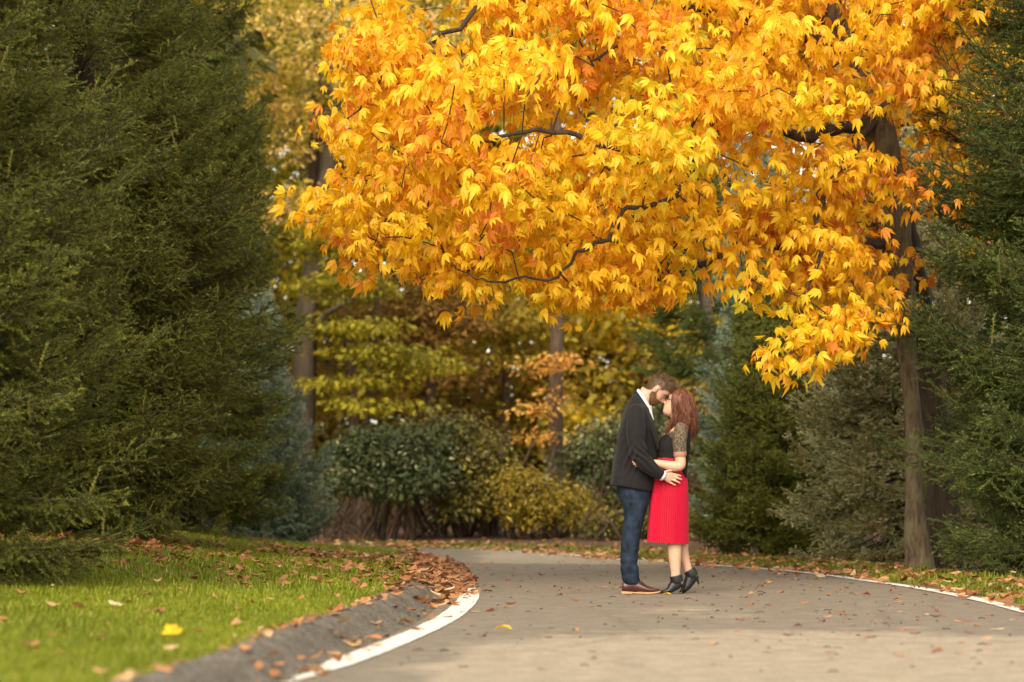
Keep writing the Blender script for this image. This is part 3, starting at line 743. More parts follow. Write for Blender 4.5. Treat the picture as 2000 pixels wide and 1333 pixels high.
CROWN = [(705, -120), (668, 130), (690, 205), (650, 245), (690, 330), (612, 395), (650, 470), (700, 545), (850, 562), (905, 590), (1050, 562), (1130, 612), (1185, 572), (1290, 578), (1335, 525),
         (1400, 530), (1470, 520), (1540, 600), (1590, 640), (1550, 690), (1495, 720), (1520, 735), (1590, 700), (1640, 690), (1735, 645), (1775, 560), (1800, 470), (1870, 430), (1900, 240), (1920, -120)]
TRUNK_GAPS = [(1722, 255, 82), (1765, 440, 62), (1792, 610, 70), (1838, 300, 46), (1838, 420, 40), (1612, 70, 55)]
HOLES = [(1562, 250, 62), (880, 55, 70), (1215, 110, 45), (1110, 95, 36)]
cl = []
tries = 0
while len(cl) < 400 and tries < 20000:
    tries += 1
    x, y = rng.uniform(610, 1920), rng.uniform(-110, 740)
    if not inpoly(x, y, CROWN): continue
    e = edge_dist(x, y, CROWN)
    if e < 24 and y > -40: continue
    if any(math.hypot(x - a, y - b) < r for a, b, r in HOLES): continue
    mid = 23.6 + 2.2 * sstep(1100, 1800, x)
    half = 0.5 + 2.2 * min(1, e / 260.0)
    d = mid + rng.uniform(-1, 1) * half
    if x > 1700 and d < 22.6: d = 22.6 + rng.random() * 3
    if d < 26.9 and any(math.hypot(x - a, y - b) < r for a, b, r in TRUNK_GAPS): continue
    cl.append(px(x, y, d))
for x, y, d in ((1532, 700, 23.4), (1556, 684, 23.5), (1585, 668, 23.5), (1620, 660, 23.7), (1660, 640, 23.8), (1690, 622, 24), (1610, 610, 23.6), (630, 398, 23.1), (655, 402, 23.1), (668, 240, 23.1), (1130, 585, 23.1), (1120, 560, 23.1), (900, 570, 23.1), (1240, 558, 23.3), (1275, 556, 23.3), (720, 120, 23.2), (1490, 560, 23.5), (1450, 535, 23.6)):
    cl.append(px(x, y, d))
n_view = len(cl)
for _ in range(150):                        # the crown goes on above the frame
    cl.append(np.array([rng.uniform(-1.6, 5.2), rng.uniform(21, 31), rng.uniform(5.3, 8.2)]))
for _ in range(60):
    cl.append(np.array([rng.uniform(2.6, 6.5), rng.uniform(27, 31), rng.uniform(3.0, 6.0)]))
C = np.array(cl)
A, par, ends = grow([T1[30:], LA, LB, LC, LD, LE, LG], C, rng, 0.30, 0.07)
tw = twig_mesh('twigs', A - np.array(gold.location), par, 0.0055, 0.46, 0.035)
tag(link('twigs', tw, gold, MAT['bark_dark']), kind='stuff')
COMP = [compound(rng) for _ in range(6)]
pos, rot, size, tone = [], [], [], []
for k, c in enumerate(C):
    per = 39 if k < n_view else 15
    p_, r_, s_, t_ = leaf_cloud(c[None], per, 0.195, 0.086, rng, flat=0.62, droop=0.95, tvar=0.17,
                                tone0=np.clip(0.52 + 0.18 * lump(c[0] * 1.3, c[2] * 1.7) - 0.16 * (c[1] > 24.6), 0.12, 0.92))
    pos.append(p_); rot.append(r_); size.append(s_); tone.append(t_)
pos, rot, size, tone = map(np.concatenate, (pos, rot, size, tone))
# the leaves that show largest are parts of their own
vis = (pos[:, 1] < 25.5)
sx = 1000 + pos[:, 0] / pos[:, 1] * FPX; sy = HORIZON - (pos[:, 2] - CAMZ) / pos[:, 1] * FPX
vis &= (sx > 600) & (sx < 1850) & (sy > 0) & (sy < 740)
cell = {}
for i in np.argsort(pos[:, 1]):             # nearest leaf of each cell of the crown's face
    if not vis[i]: continue
    key = (int(sx[i] // 46), int(sy[i] // 46))
    cell.setdefault(key, i)
single = sorted(cell.values(), key=lambda i: pos[i, 1])[:300]
mask = np.ones(len(pos), bool); mask[single] = False
variants = []
for k, (tv, tf) in enumerate(COMP):
    for t_ in (0.4, 0.58, 0.75):
        me = np_mesh('leaf', tv, tf, np.full(len(tv), t_)); me.materials.append(MAT['yellow']); variants.append(me)
go = np.array(gold.location)
for n_, i in enumerate(single):
    o = bpy.data.objects.new('leaf', variants[(n_ * 5) % len(variants)]); COL.objects.link(o); o.parent = gold
    M = Matrix(rot[i].tolist()).to_4x4() @ Matrix.Scale(float(size[i]), 4)
    o.matrix_basis = Matrix.Translation(Vector(pos[i] - go)) @ M
bag = Bag()
idx = np.nonzero(mask)[0]
for k, (tv, tf) in enumerate(COMP):
    s_ = idx[k::6]
    bag.add(*[v for v in scatter(pos[s_] - go, rot[s_], size[s_], tv, tf, tone[s_])])
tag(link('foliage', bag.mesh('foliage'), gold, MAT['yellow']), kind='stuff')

# ---- other broadleaved trees and shrubs
def broadleaf(name, label, cat, trunk, radii, blobs, nclust, per, leaf, mat, bark, seed, spread=0.35, flat=0.35, group=None, limbs=(), templ=LEAF, tone0=0.5, tvar=0.16, stems=None, seed_from=0.35, alpha=0.4, r0=0.006, foliage_name='foliage', droop=0.5):
    rng = np.random.default_rng(seed)
    b0 = np.array(trunk[0])
    g = gz(b0[0], b0[1])
    root = empty(name, (b0[0], b0[1], g)); tag(root, label, cat, group)
    lo = np.array(root.location)
    trunk = [np.array([b0[0], b0[1], g - 0.06])] + [np.array(p) for p in trunk[1:]]
    paths = [limb(trunk, radii, root, 'trunk', bark, 9, 0.05)]
    paths[0] = paths[0][int(len(paths[0]) * seed_from):]
    for P, r in limbs: paths.append(limb(P, r, root, 'limb', bark, 6))
    if stems:
        for P, r in stems: paths.append(limb(P, r, root, 'stem', bark, 6, 0.08)[3:])
    vol = np.array([b[1][0] * b[1][1] * b[1][2] for b in blobs]) ** 0.75; vol = vol / vol.sum()
    C = []
    for _ in range(nclust):
        c, r = blobs[rng.choice(len(blobs), p=vol)]
        v = unit(rng.standard_normal(3)) * rng.random() ** 0.45
        C.append(np.array(c) + v * np.array(r))
    C = np.array(C)
    C = C[C[:, 2] > terrain(C[:, :2])[0] + 0.12]
    A, par, ends = grow(paths, C, rng, alpha, 0.08)
    tag(link('twigs', twig_mesh('twigs', A - lo, par, r0, 0.45, max(radii) * 0.6, 4), root, bark), kind='stuff')
    p_, r_, s_, t_ = leaf_cloud(C, per, spread, leaf, rng, flat=flat, tone0=tone0, tvar=tvar, droop=droop)
    ok = p_[:, 2] > terrain(p_[:, :2])[0] + 0.05
    V, F, T = scatter(p_[ok] - lo, r_[ok], s_[ok], templ, LEAF_F, t_[ok])
    tag(link(foliage_name, np_mesh(foliage_name, V, F, T), root, mat), kind='stuff')
    return root
GB = 'autumn trees behind the drive'
def at(x, y, d): return tuple(px(x, y, d))
def foot(x, d): return (px(x, 0, d)[0], d, 0.0)

broadleaf('autumn_tree', 'tall grey trunked tree with peach and yellow leaves left of the golden tree', 'tree',
          [foot(588, 52), at(596, 640, 52), at(612, 520, 52), at(640, 330, 52), at(650, 180, 52), at(640, 0, 52), at(650, -200, 52)], [0.24, 0.18, 0.165, 0.14, 0.11, 0.08, 0.04],
          [(at(600, 130, 51), (1.9, 1.8, 1.3)), (at(640, 40, 50.5), (1.6, 1.5, 1.2)), (at(560, 300, 51), (0.9, 1.2, 0.5)), (at(560, -60, 52), (2.2, 2.0, 1.2)), (at(610, 410, 50.5), (0.9, 1.2, 0.5)), (at(540, 210, 51), (0.9, 1.2, 0.8)), (at(900, 60, 52), (2.4, 1.6, 1.2))],
          250, 44, 0.125, MAT['bg_peach'], MAT['bark_grey'], 31, 0.30, 0.4, GB,
          limbs=[([at(606, 655, 52), at(640, 610, 51.5), at(700, 585, 51), at(770, 585, 50.6)], [0.06, 0.05, 0.035, 0.02]), ([at(620, 500, 52), at(660, 440, 52), at(690, 340, 52)], [0.08, 0.06, 0.04]), ([at(648, 210, 52), at(580, 240, 51.5), at(530, 235, 51)], [0.06, 0.045, 0.02])], tone0=0.55, tvar=0.24)
broadleaf('autumn_tree', 'lime green tree in layered sprays behind the left shrubs', 'tree',
          [foot(705, 48), at(710, 900, 48), at(722, 760, 48), at(735, 600, 48), at(745, 480, 48)], [0.09, 0.075, 0.06, 0.04, 0.02],
          [(at(690, 640, 47), (0.9, 1.0, 0.16)), (at(700, 745, 46.5), (0.85, 1.0, 0.14)), (at(720, 790, 46.5), (0.85, 0.9, 0.12)), (at(760, 690, 47), (0.9, 1.0, 0.16)), (at(670, 560, 47.5), (0.9, 1.0, 0.25)), (at(800, 715, 47), (0.7, 0.9, 0.14)), (at(700, 470, 48.5), (1.1, 1.2, 0.4))],
          160, 34, 0.125, MAT['bg_green'], MAT['bark_stem'], 32, 0.26, 0.22, GB, tone0=0.6)
broadleaf('autumn_tree', 'russet leaved tree in the middle of the wood below the golden crown', 'tree',
          [foot(835, 51), at(838, 900, 51), at(842, 760, 51), at(848, 620, 51), at(850, 480, 51), at(850, 300, 51)], [0.13, 0.11, 0.09, 0.07, 0.05, 0.03],
          [(at(830, 640, 50), (1.2, 1.2, 0.7)), (at(900, 600, 50), (1.2, 1.2, 0.6)), (at(770, 620, 50), (0.9, 1.0, 0.5)), (at(880, 720, 49.5), (0.9, 1, 0.4)), (at(850, 480, 51), (1.8, 1.4, 0.8))],
          150, 36, 0.13, MAT['bg_brown'], MAT['bark_stem'], 33, 0.3, 0.32, GB, tone0=0.45)
broadleaf('autumn_tree', 'tan olive tree left of the dark bare trunk in the wood', 'tree',
          [foot(985, 53), at(985, 880, 53), at(990, 720, 53), at(1000, 560, 53), at(1005, 400, 53)], [0.13, 0.10, 0.085, 0.06, 0.03],
          [(at(990, 640, 52), (1.1, 1.2, 0.55)), (at(950, 700, 51.5), (0.6, 0.9, 0.3)), (at(1040, 600, 52), (1.2, 1.2, 0.5)), (at(1010, 480, 53), (1.8, 1.6, 0.8))],
          130, 38, 0.14, MAT['bg_olive'], MAT['bark_stem'], 34, 0.3, 0.3, GB, tone0=0.72)
broadleaf('autumn_tree', 'dull gold tree seen over the heads of the couple', 'tree',
          [foot(1235, 57), at(1232, 880, 57), at(1225, 720, 57), at(1215, 560, 57), at(1210, 380, 57)], [0.16, 0.13, 0.11, 0.08, 0.04],
          [(at(1180, 660, 55), (1.4, 1.4, 0.55)), (at(1240, 620, 55), (1.5, 1.4, 0.55)), (at(1130, 620, 55), (1.1, 1.3, 0.5)), (at(1300, 660, 55), (1.2, 1.3, 0.5)), (at(1160, 820, 53), (0.8, 1.0, 0.25)), (at(1120, 740, 54), (0.7, 1.0, 0.4)), (at(1230, 460, 57), (2.6, 2, 0.9))],
          210, 38, 0.15, MAT['bg_gold'], MAT['bark_stem'], 35, 0.32, 0.3, GB, tone0=0.5)
broadleaf('autumn_tree', 'straight dark trunk with sprays of orange leaves left of the man', 'tree',
          [foot(1082, 46.5), at(1084, 900, 46.5), at(1086, 760, 46.5), at(1088, 640, 46.5), at(1090, 420, 46.5), at(1090, 200, 46.5)], [0.15, 0.125, 0.12, 0.115, 0.09, 0.05],
          [(at(1075, 715, 45.6), (0.55, 0.5, 0.10)), (at(1110, 700, 45.5), (0.4, 0.5, 0.08)), (at(1060, 800, 45.6), (0.5, 0.5, 0.12)), (at(1085, 850, 45.5), (0.45, 0.5, 0.06)), (at(1040, 850, 45.8), (0.35, 0.4, 0.07)), (at(1095, 770, 45.6), (0.35, 0.4, 0.08))],
          60, 10, 0.10, MAT['bg_orange'], MAT['bark_stem'], 36, 0.17, 0.45, GB, tone0=0.55, r0=0.004)
broadleaf('autumn_tree', 'olive tree high behind the left spruces, with a pale leaning trunk', 'tree',
          [foot(430, 58), at(436, 700, 58), at(444, 400, 58), at(452, 150, 58), at(465, 0, 58), at(480, -200, 58)], [0.26, 0.22, 0.2, 0.17, 0.14, 0.08],
          [(at(480, 60, 57), (2.2, 1.8, 1.4)), (at(540, 0, 58), (2.0, 1.8, 1.4)), (at(430, -40, 57), (2.2, 2, 1.2)), (at(470, 260, 57), (1.6, 1.6, 1.2)), (at(540, 420, 58), (1.6, 1.6, 1.2)), (at(560, 520, 59), (1.4, 1.4, 1.0))],
          230, 40, 0.17, MAT['bg_green'], MAT['bark_grey'], 37, 0.34, 0.4, GB, tone0=0.55)
broadleaf('autumn_tree', 'orange gold tree glimpsed between the right trunks and the right spruce', 'tree',
          [foot(1880, 31.5), at(1858, 900, 31.5), at(1850, 600, 31.5), at(1846, 380, 31.4), at(1838, 200, 31.3), at(1828, 30, 31.2), at(1815, -300, 31.2)], [0.16, 0.13, 0.115, 0.10, 0.09, 0.08, 0.05],
          [(at(1880, 330, 32.4), (1.0, 0.9, 0.9)), (at(1800, 250, 32.4), (1.0, 0.9, 1.0)), (at(1860, 130, 32.4), (1.1, 0.9, 0.8)), (at(1820, 480, 32.4), (0.7, 0.8, 0.5)), (at(1760, 60, 32.4), (1.2, 0.9, 0.8)), (at(1860, -150, 32.0), (1.6, 1.4, 0.9))],
          200, 34, 0.15, MAT['yellow'], MAT['bark_dark'], 38, 0.22, 0.6, GB, tone0=0.40)

# shrubs with bare crooked stems
def shrub(label, x, d, w, h, mat, seed, blobs, nst=9, nclust=170, per=26, leaf=0.14, tone0=0.45, spread=0.15):
    rng = np.random.default_rng(seed)
    X = px(x, 0, d)[0]; st = []
    for k in range(nst):
        bx = X + rng.uniform(-0.42, 0.42) * w; by = d + rng.uniform(-0.25, 0.25) * w * 0.6
        z = gz(bx, by) - 0.05; ln = rng.uniform(-0.5, 0.5); hh = h * rng.uniform(0.55, 0.85)
        P = [np.array([bx, by, z])]
        for f in (0.3, 0.6, 1.0): P.append(np.array([bx + ln * f * hh + rng.normal(0, 0.08), by + rng.normal(0, 0.12), z + hh * f * rng.uniform(0.85, 1.05)]))
        st.append((P, [0.035, 0.03, 0.024, 0.014]))
    tr = [(X, d, 0), (X + 0.1, d, 0.45 * h), (X - 0.05, d, 0.8 * h)]
    return broadleaf('shrub', label, 'shrub', tr, [0.05, 0.04, 0.02], blobs, nclust, per, leaf, mat, MAT['bark_stem'], seed, spread, 0.6, 'shrubs at the bend of the road', stems=st, templ=SLIM * [1.15, 1, 1], tone0=tone0, tvar=0.22, seed_from=0.3, r0=0.004)
shrub('dark blue green rhododendron left of the bend, on bare stems', 745, 43.2, 2.3, 2.0, MAT['rhodo'], 41,
      [(at(760, 880, 43), (0.85, 0.8, 0.42)), (at(700, 900, 43.2), (0.5, 0.7, 0.40)), (at(830, 920, 42.8), (0.6, 0.7, 0.36)), (at(740, 945, 42.4), (0.8, 0.5, 0.24)), (at(860, 860, 43.6), (0.5, 0.6, 0.32))], 12, 260, 40, 0.105)
shrub('olive green shrub in the middle of the bend, rounded over brown stems', 905, 43.6, 2.0, 2.1, MAT['rhodo_olive'], 42,
      [(at(880, 850, 43.8), (0.75, 0.7, 0.42)), (at(930, 900, 43.4), (0.6, 0.7, 0.42)), (at(950, 960, 43), (0.5, 0.6, 0.32)), (at(900, 985, 43), (0.5, 0.5, 0.22))], 10, 220, 34, 0.10)
shrub('golden leaved shrub right of the bend, beside the man', 1065, 42.6, 1.6, 1.2, MAT['rhodo_gold'], 43,
      [(at(1040, 960, 42.5), (0.55, 0.6, 0.30)), (at(1100, 990, 42.3), (0.55, 0.6, 0.26)), (at(1020, 1000, 42.3), (0.4, 0.5, 0.2)), (at(1150, 1010, 42), (0.35, 0.5, 0.18)), (at(1000, 940, 42.8), (0.3, 0.4, 0.2))], 8, 150, 22, 0.095, 0.42)
shrub('grey green shrub behind the man and the golden shrub', 1170, 44.5, 1.8, 1.9, MAT['rhodo'], 44,
      [(at(1170, 880, 44.5), (0.6, 0.6, 0.5)), (at(1200, 940, 44), (0.6, 0.6, 0.4)), (at(1130, 920, 45), (0.4, 0.5, 0.35)), (at(1240, 860, 45), (0.6, 0.5, 0.6)), (at(1310, 900, 45.5), (0.7, 0.6, 0.6)), (at(1290, 800, 46), (0.7, 0.6, 0.5))], 9, 230, 36, 0.105, 0.6)
shrub('low olive undergrowth along the far verge behind the couple', 1250, 41.2, 2.2, 0.8, MAT['rhodo_olive'], 45,
      [(at(1200, 1030, 41.4), (0.6, 0.4, 0.16)), (at(1280, 1020, 41), (0.7, 0.4, 0.22)), (at(1350, 1010, 40.4), (0.5, 0.4, 0.25)), (at(1160, 1050, 41.8), (0.4, 0.3, 0.08))], 8, 130, 26, 0.09, 0.5)

# tangled brown thicket stems under the shrubs and the far wood, too many to count
rng = np.random.default_rng(51)
bag = Bag()
for _ in range(420):
    x = rng.uniform(-4.4, 3.0); y = 43.2 + rng.random() * 3.2 - 0.12 * max(0, x) * 6
    z = gz(x, y) - 0.03; h = rng.uniform(0.35, 1.25)
    dx = rng.normal(0, 0.6) * h
    P = np.array([[x, y, z], [x + dx * 0.4 + rng.normal(0, .03), y + rng.normal(0, .05), z + h * 0.4], [x + dx + rng.normal(0, .05), y + rng.normal(0, .1), z + h]])
    bag_tube(bag, smooth_path(P, 3), np.linspace(0.016, 0.006, 7) * rng.uniform(0.6, 1.5), 4, 0.5, 0, cap=False)
tag(link('thicket_stems', bag.mesh('thicket_stems', True), None, MAT['bark_stem']), 'tangle of thin brown stems under the shrubs at the bend', 'undergrowth', kind='stuff')

def wood_mass(label, boxes, n, leaf, mat, seed, tone0=0.45, tvar=0.2):
    rng = np.random.default_rng(seed); bag = Bag()
    for (x0, x1, y0, y1, d0, d1), share in boxes:
        k = int(n * share)
        q = []
        for _ in range(max(6, k // 30)):
            q.append(px(rng.uniform(x0, x1), rng.uniform(y0, y1), rng.uniform(d0, d1)))
        p_, r_, s_, t_ = leaf_cloud(np.array(q), 30, 0.55, leaf, rng, flat=0.45, tone0=tone0, tvar=tvar)
        ok = p_[:, 2] > terrain(p_[:, :2])[0] + 0.05
        bag.add(*scatter(p_[ok], r_[ok], s_[ok], LEAF * [1.2, 1, 1], LEAF_F, t_[ok]))
    tag(link('far_wood', bag.mesh('far_wood'), None, mat), label, 'wood', kind='stuff')
wood_mass('dense dark wood far behind the trees and the road', [((-400, 2300, 560, 1080, 60, 74), 0.5), ((-400, 2300, -200, 600, 62, 80), 0.5)], 44000, 0.42, MAT['bg_dark'], 61)
wood_mass('dark evergreen mass behind the left row of spruces', [((-400, 430, -250, 700, 44, 54), 1.0)], 9000, 0.34, MAT['bg_dark'], 66, 0.25)
wood_mass('yellow and olive treetops far behind the golden tree', [((350, 1250, -250, 520, 60, 72), 0.75), ((1250, 2100, -250, 560, 60, 72), 0.25)], 15000, 0.34, MAT['bg_olive'], 62, 0.6)
wood_mass('olive and yellow leaved understorey between the dark trunks', [((560, 1480, 540, 1000, 52, 60), 1.0)], 12000, 0.20, MAT['bg_olive'], 65, 0.45)
wood_mass('distant trunks and brown brush in the shade of the wood', [((600, 1450, 700, 1060, 54, 60), 1.0)], 5000, 0.30, MAT['bg_brown'], 63, 0.3)
rng = np.random.default_rng(64)
ORD = 'first second third fourth fifth sixth seventh eighth ninth tenth eleventh twelfth last'.split()
for k, x in enumerate(sorted([rng.uniform(560, 1480) for _ in range(10)] + [rng.uniform(1480, 1800) for _ in range(3)])):
    d = rng.uniform(52, 62); X = px(x, 0, d)[0]; z = gz(X, d); r = rng.uniform(0.07, 0.15); ln = rng.normal(0, 0.5)
    root = empty('woodland_tree', (X, d, z))
    tag(root, f'slim dark trunk deep in the wood, {ORD[k]} from the left', 'tree', 'slim trunks deep in the wood')
    P = [np.array([X, d, z - 0.05]), np.array([X + ln * 0.3, d, z + 3]), np.array([X + ln * 0.6 + rng.normal(0, .15), d, z + 7]), np.array([X + ln, d, z + 13])]
    limb(P, [r * 1.2, r, r * 0.8, r * 0.3], root, 'trunk', MAT['bark_stem'], 7)
# ---------------------------------------------------------------- the couple
from mathutils import noise as mnoise
D0 = 21.8
def c1(x, y): return np.array([0.47096 + x * 0.0014127, 1.810 - y * 0.0014127])
def c2(x, y): return np.array([0.70644 + x * 0.00070648, 1.810 - y * 0.00070648])
def c4(x, y): return np.array([0.70644 + x * 0.00043175, 0.4757 - y * 0.00043175])

def plain(name, col, rough=0.6, spec=0.3, var=0.12, scale=60.0, bump=0.0, bscale=200.0, sheen=0.0, sss=0.0, stretch=(1, 1, 1)):
    m, nt, out = new_mat(name)
    tc = N(nt, 'ShaderNodeTexCoord')
    mp = N(nt, 'ShaderNodeMapping'); mp.inputs['Scale'].default_value = stretch
    nt.links.new(tc.outputs['Object'], mp.inputs['Vector'])
    nz = N(nt, 'ShaderNodeTexNoise'); nz.inputs['Scale'].default_value = scale; nz.inputs['Detail'].default_value = 5
    nt.links.new(mp.outputs[0], nz.inputs['Vector'])
    r = ramp(nt, [(0.3, tuple(c * (1 - var) for c in col)), (0.7, tuple(min(1, c * (1 + var)) for c in col))]); nt.links.new(nz.outputs['Fac'], r.inputs['Fac'])
    p = N(nt, 'ShaderNodeBsdfPrincipled'); p.inputs['Roughness'].default_value = rough; p.inputs['Specular IOR Level'].default_value = spec
    nt.links.new(r.outputs['Color'], p.inputs['Base Color'])
    if sheen: p.inputs['Sheen Weight'].default_value = sheen
    if sss:
        p.inputs['Subsurface Weight'].default_value = sss; p.inputs['Subsurface Radius'].default_value = (0.012, 0.004, 0.002); p.inputs['Subsurface Scale'].default_value = 1.0
    if bump:
        n2 = N(nt, 'ShaderNodeTexNoise'); n2.inputs['Scale'].default_value = bscale; n2.inputs['Detail'].default_value = 3
        nt.links.new(mp.outputs[0], n2.inputs['Vector'])
        b = N(nt, 'ShaderNodeBump'); b.inputs['Strength'].default_value = bump; b.inputs['Distance'].default_value = 0.004
        nt.links.new(n2.outputs['Fac'], b.inputs['Height']); nt.links.new(b.outputs[0], p.inputs['Normal'])
    nt.links.new(p.outputs[0], out.inputs['Surface'])
    return m
MAT['skin_m'] = plain('fair_skin_man', (0.52, 0.30, 0.22), 0.5, 0.35, 0.06, 40, sss=0.15)
MAT['skin_w'] = plain('fair_skin_woman', (0.55, 0.32, 0.225), 0.5, 0.35, 0.05, 40, sss=0.15)
MAT['blazer'] = plain('charcoal_wool', (0.009, 0.008, 0.008), 0.8, 0.2, 0.25, 300, 0.4, 500, sheen=0.05)
MAT['collar_navy'] = plain('navy_collar_felt', (0.014, 0.016, 0.028), 0.85, 0.2, 0.2, 300)
MAT['shirt'] = plain('white_cotton', (0.78, 0.77, 0.78), 0.7, 0.2, 0.04, 100)
MAT['denim'] = plain('dark_blue_denim', (0.012, 0.020, 0.036), 0.8, 0.15, 0.6, 22, 0.4, 350, stretch=(1, 1, 0.5))
MAT['brown_leather'] = plain('oxblood_leather', (0.055, 0.014, 0.012), 0.28, 0.6, 0.4, 18)
MAT['sole'] = plain('tan_sole', (0.42, 0.24, 0.11), 0.6, 0.3, 0.15, 60)
MAT['black_leather'] = plain('black_leather', (0.009, 0.009, 0.010), 0.42, 0.4, 0.3, 30, 0.15, 90)
MAT['heel_tip'] = plain('brass_heel_tip', (0.45, 0.32, 0.10), 0.35, 0.5, 0.1, 60)
MAT['hair_m'] = plain('brown_hair', (0.105, 0.056, 0.026), 0.5, 0.45, 0.5, 120, stretch=(1, 1, 1))
MAT['beard_m'] = plain('brown_beard', (0.125, 0.058, 0.024), 0.55, 0.3, 0.4, 150)
MAT['hair_w'] = plain('auburn_hair', (0.105, 0.034, 0.016), 0.5, 0.3, 0.6, 60, stretch=(1, 1, 0.25))
MAT['lips'] = plain('lips', (0.48, 0.15, 0.13), 0.4, 0.4, 0.05, 60)
MAT['dark_hair'] = plain('lash_and_brow', (0.03, 0.016, 0.010), 0.6, 0.2, 0.1, 60)
MAT['frame_black'] = plain('black_spectacle_frame', (0.008, 0.008, 0.008), 0.3, 0.5, 0.1, 60)
MAT['gold'] = plain('gold_ring', (0.75, 0.55, 0.22), 0.25, 0.7, 0.05, 60)
MAT['black_top'] = plain('black_jersey', (0.011, 0.010, 0.010), 0.8, 0.2, 0.4, 90, 0.5, 120)

# red pleated cloth and the lace trim at its waist
MAT['skirt'] = plain('crimson_cloth', (0.45, 0.0015, 0.030), 0.8, 0.25, 0.06, 60, sheen=0.1)
def lace_material(name, ground, thread, scale, lo, hi, rings=True):
    """open lace: the pale lining shows between dark threads"""
    m, nt, out = new_mat(name)
    tc = N(nt, 'ShaderNodeTexCoord')
    v = N(nt, 'ShaderNodeTexVoronoi', feature='DISTANCE_TO_EDGE'); v.inputs['Scale'].default_value = scale
    v2 = N(nt, 'ShaderNodeTexVoronoi', feature='F1'); v2.inputs['Scale'].default_value = scale * 0.45
    nt.links.new(tc.outputs['Object'], v.inputs['Vector']); nt.links.new(tc.outputs['Object'], v2.inputs['Vector'])
    s = N(nt, 'ShaderNodeMath', operation='SINE'); mu = N(nt, 'ShaderNodeMath', operation='MULTIPLY'); mu.inputs[1].default_value = 26.0
    nt.links.new(v2.outputs['Distance'], mu.inputs[0]); nt.links.new(mu.outputs[0], s.inputs[0])
    ad = N(nt, 'ShaderNodeMath', operation='MULTIPLY_ADD'); nt.links.new(s.outputs[0], ad.inputs[0]); ad.inputs[1].default_value = 0.06 if rings else 0.0
    nt.links.new(v.outputs['Distance'], ad.inputs[2])
    r = ramp(nt, [(lo, (1, 1, 1)), (hi, (0, 0, 0))]); nt.links.new(ad.outputs[0], r.inputs['Fac'])
    mx = N(nt, 'ShaderNodeMixRGB'); nt.links.new(r.outputs['Color'], mx.inputs['Fac'])
    mx.inputs['Color1'].default_value = (*ground, 1); mx.inputs['Color2'].default_value = (*thread, 1)
    p = N(nt, 'ShaderNodeBsdfPrincipled'); p.inputs['Roughness'].default_value = 0.75; nt.links.new(mx.outputs['Color'], p.inputs['Base Color'])
    nt.links.new(p.outputs[0], out.inputs['Surface'])
    return m
MAT['lace'] = lace_material('black_lace_over_skin', (0.40, 0.26, 0.13), (0.012, 0.010, 0.009), 120, 0.18, 0.27)
MAT['lace_hem'] = lace_material('fine_lace_scallop', (0.42, 0.20, 0.15), (0.10, 0.05, 0.045), 110, 0.05, 0.12)
MAT['lace_red'] = lace_material('red_lace_waist', (0.55, 0.004, 0.03), (0.03, 0.004, 0.006), 80, 0.06, 0.12)
MAT['lace_black'] = lace_material('black_lace_front', (0.03, 0.022, 0.018), (0.010, 0.009, 0.009), 80, 0.08, 0.14)

def interp_rows(rows, n):
    rows = np.array(rows, dtype=float)
    s = np.concatenate([[0], np.cumsum(np.linalg.norm(np.diff(rows[:, :3], axis=0), axis=1))])
    s = s / s[-1]
    Q = smooth_path(rows, 8)
    k = np.linspace(0, len(Q) - 1, n)
    return np.stack([np.interp(k, np.arange(len(Q)), Q[:, j]) for j in range(Q.shape[1])], -1)

def etube(rows, n=24, m=28, power=2.2, capends=True):
    """rows of (X, Y, Z, in-plane radius, depth radius): elliptical tube whose sections stay upright to the side view"""
    Q = interp_rows(rows, m)
    T = np.gradient(Q[:, :3], axis=0); T[:, 1] *= 0.6; T = unit(T)
    a = np.arange(n) * 2 * math.pi / n
    ca, sa = np.cos(a), np.sin(a)
    e = 2.0 / power
    ca, sa = np.sign(ca) * np.abs(ca) ** e, np.sign(sa) * np.abs(sa) ** e
    V = []
    for i in range(m):
        t = T[i]; y = np.array([0, 1.0, 0]); y = y - t * np.dot(y, t); y = unit(y); u = np.cross(y, t)
        V.append(Q[i, :3] + np.outer(ca * Q[i, 3], u) + np.outer(sa * Q[i, 4], y))
    V = np.concatenate(V)
    i = np.arange(m - 1)[:, None] * n; j = np.arange(n)[None]; k = (j + 1) % n
    F = np.stack([i + j, i + k, i + n + k, i + n + j], -1).reshape(-1, 4)
    if not capends: return V, F, None
    V = np.concatenate([V, Q[:1, :3], Q[-1:, :3]]); b = m * n; jj = np.arange(n); kk = (jj + 1) % n
    C = np.concatenate([np.stack([np.full(n, b), kk, jj], -1), np.stack([np.full(n, b + 1), (m - 1) * n + jj, (m - 1) * n + kk], -1)])
    return V, F, C

def add_et(bag, rows, n=24, m=28, power=2.2):
    V, F, C = etube(rows, n, m, power); b = bag.n
    bag.add(V, F); bag.F3.append(C + b); bag.M3.append(np.zeros(len(C), int))

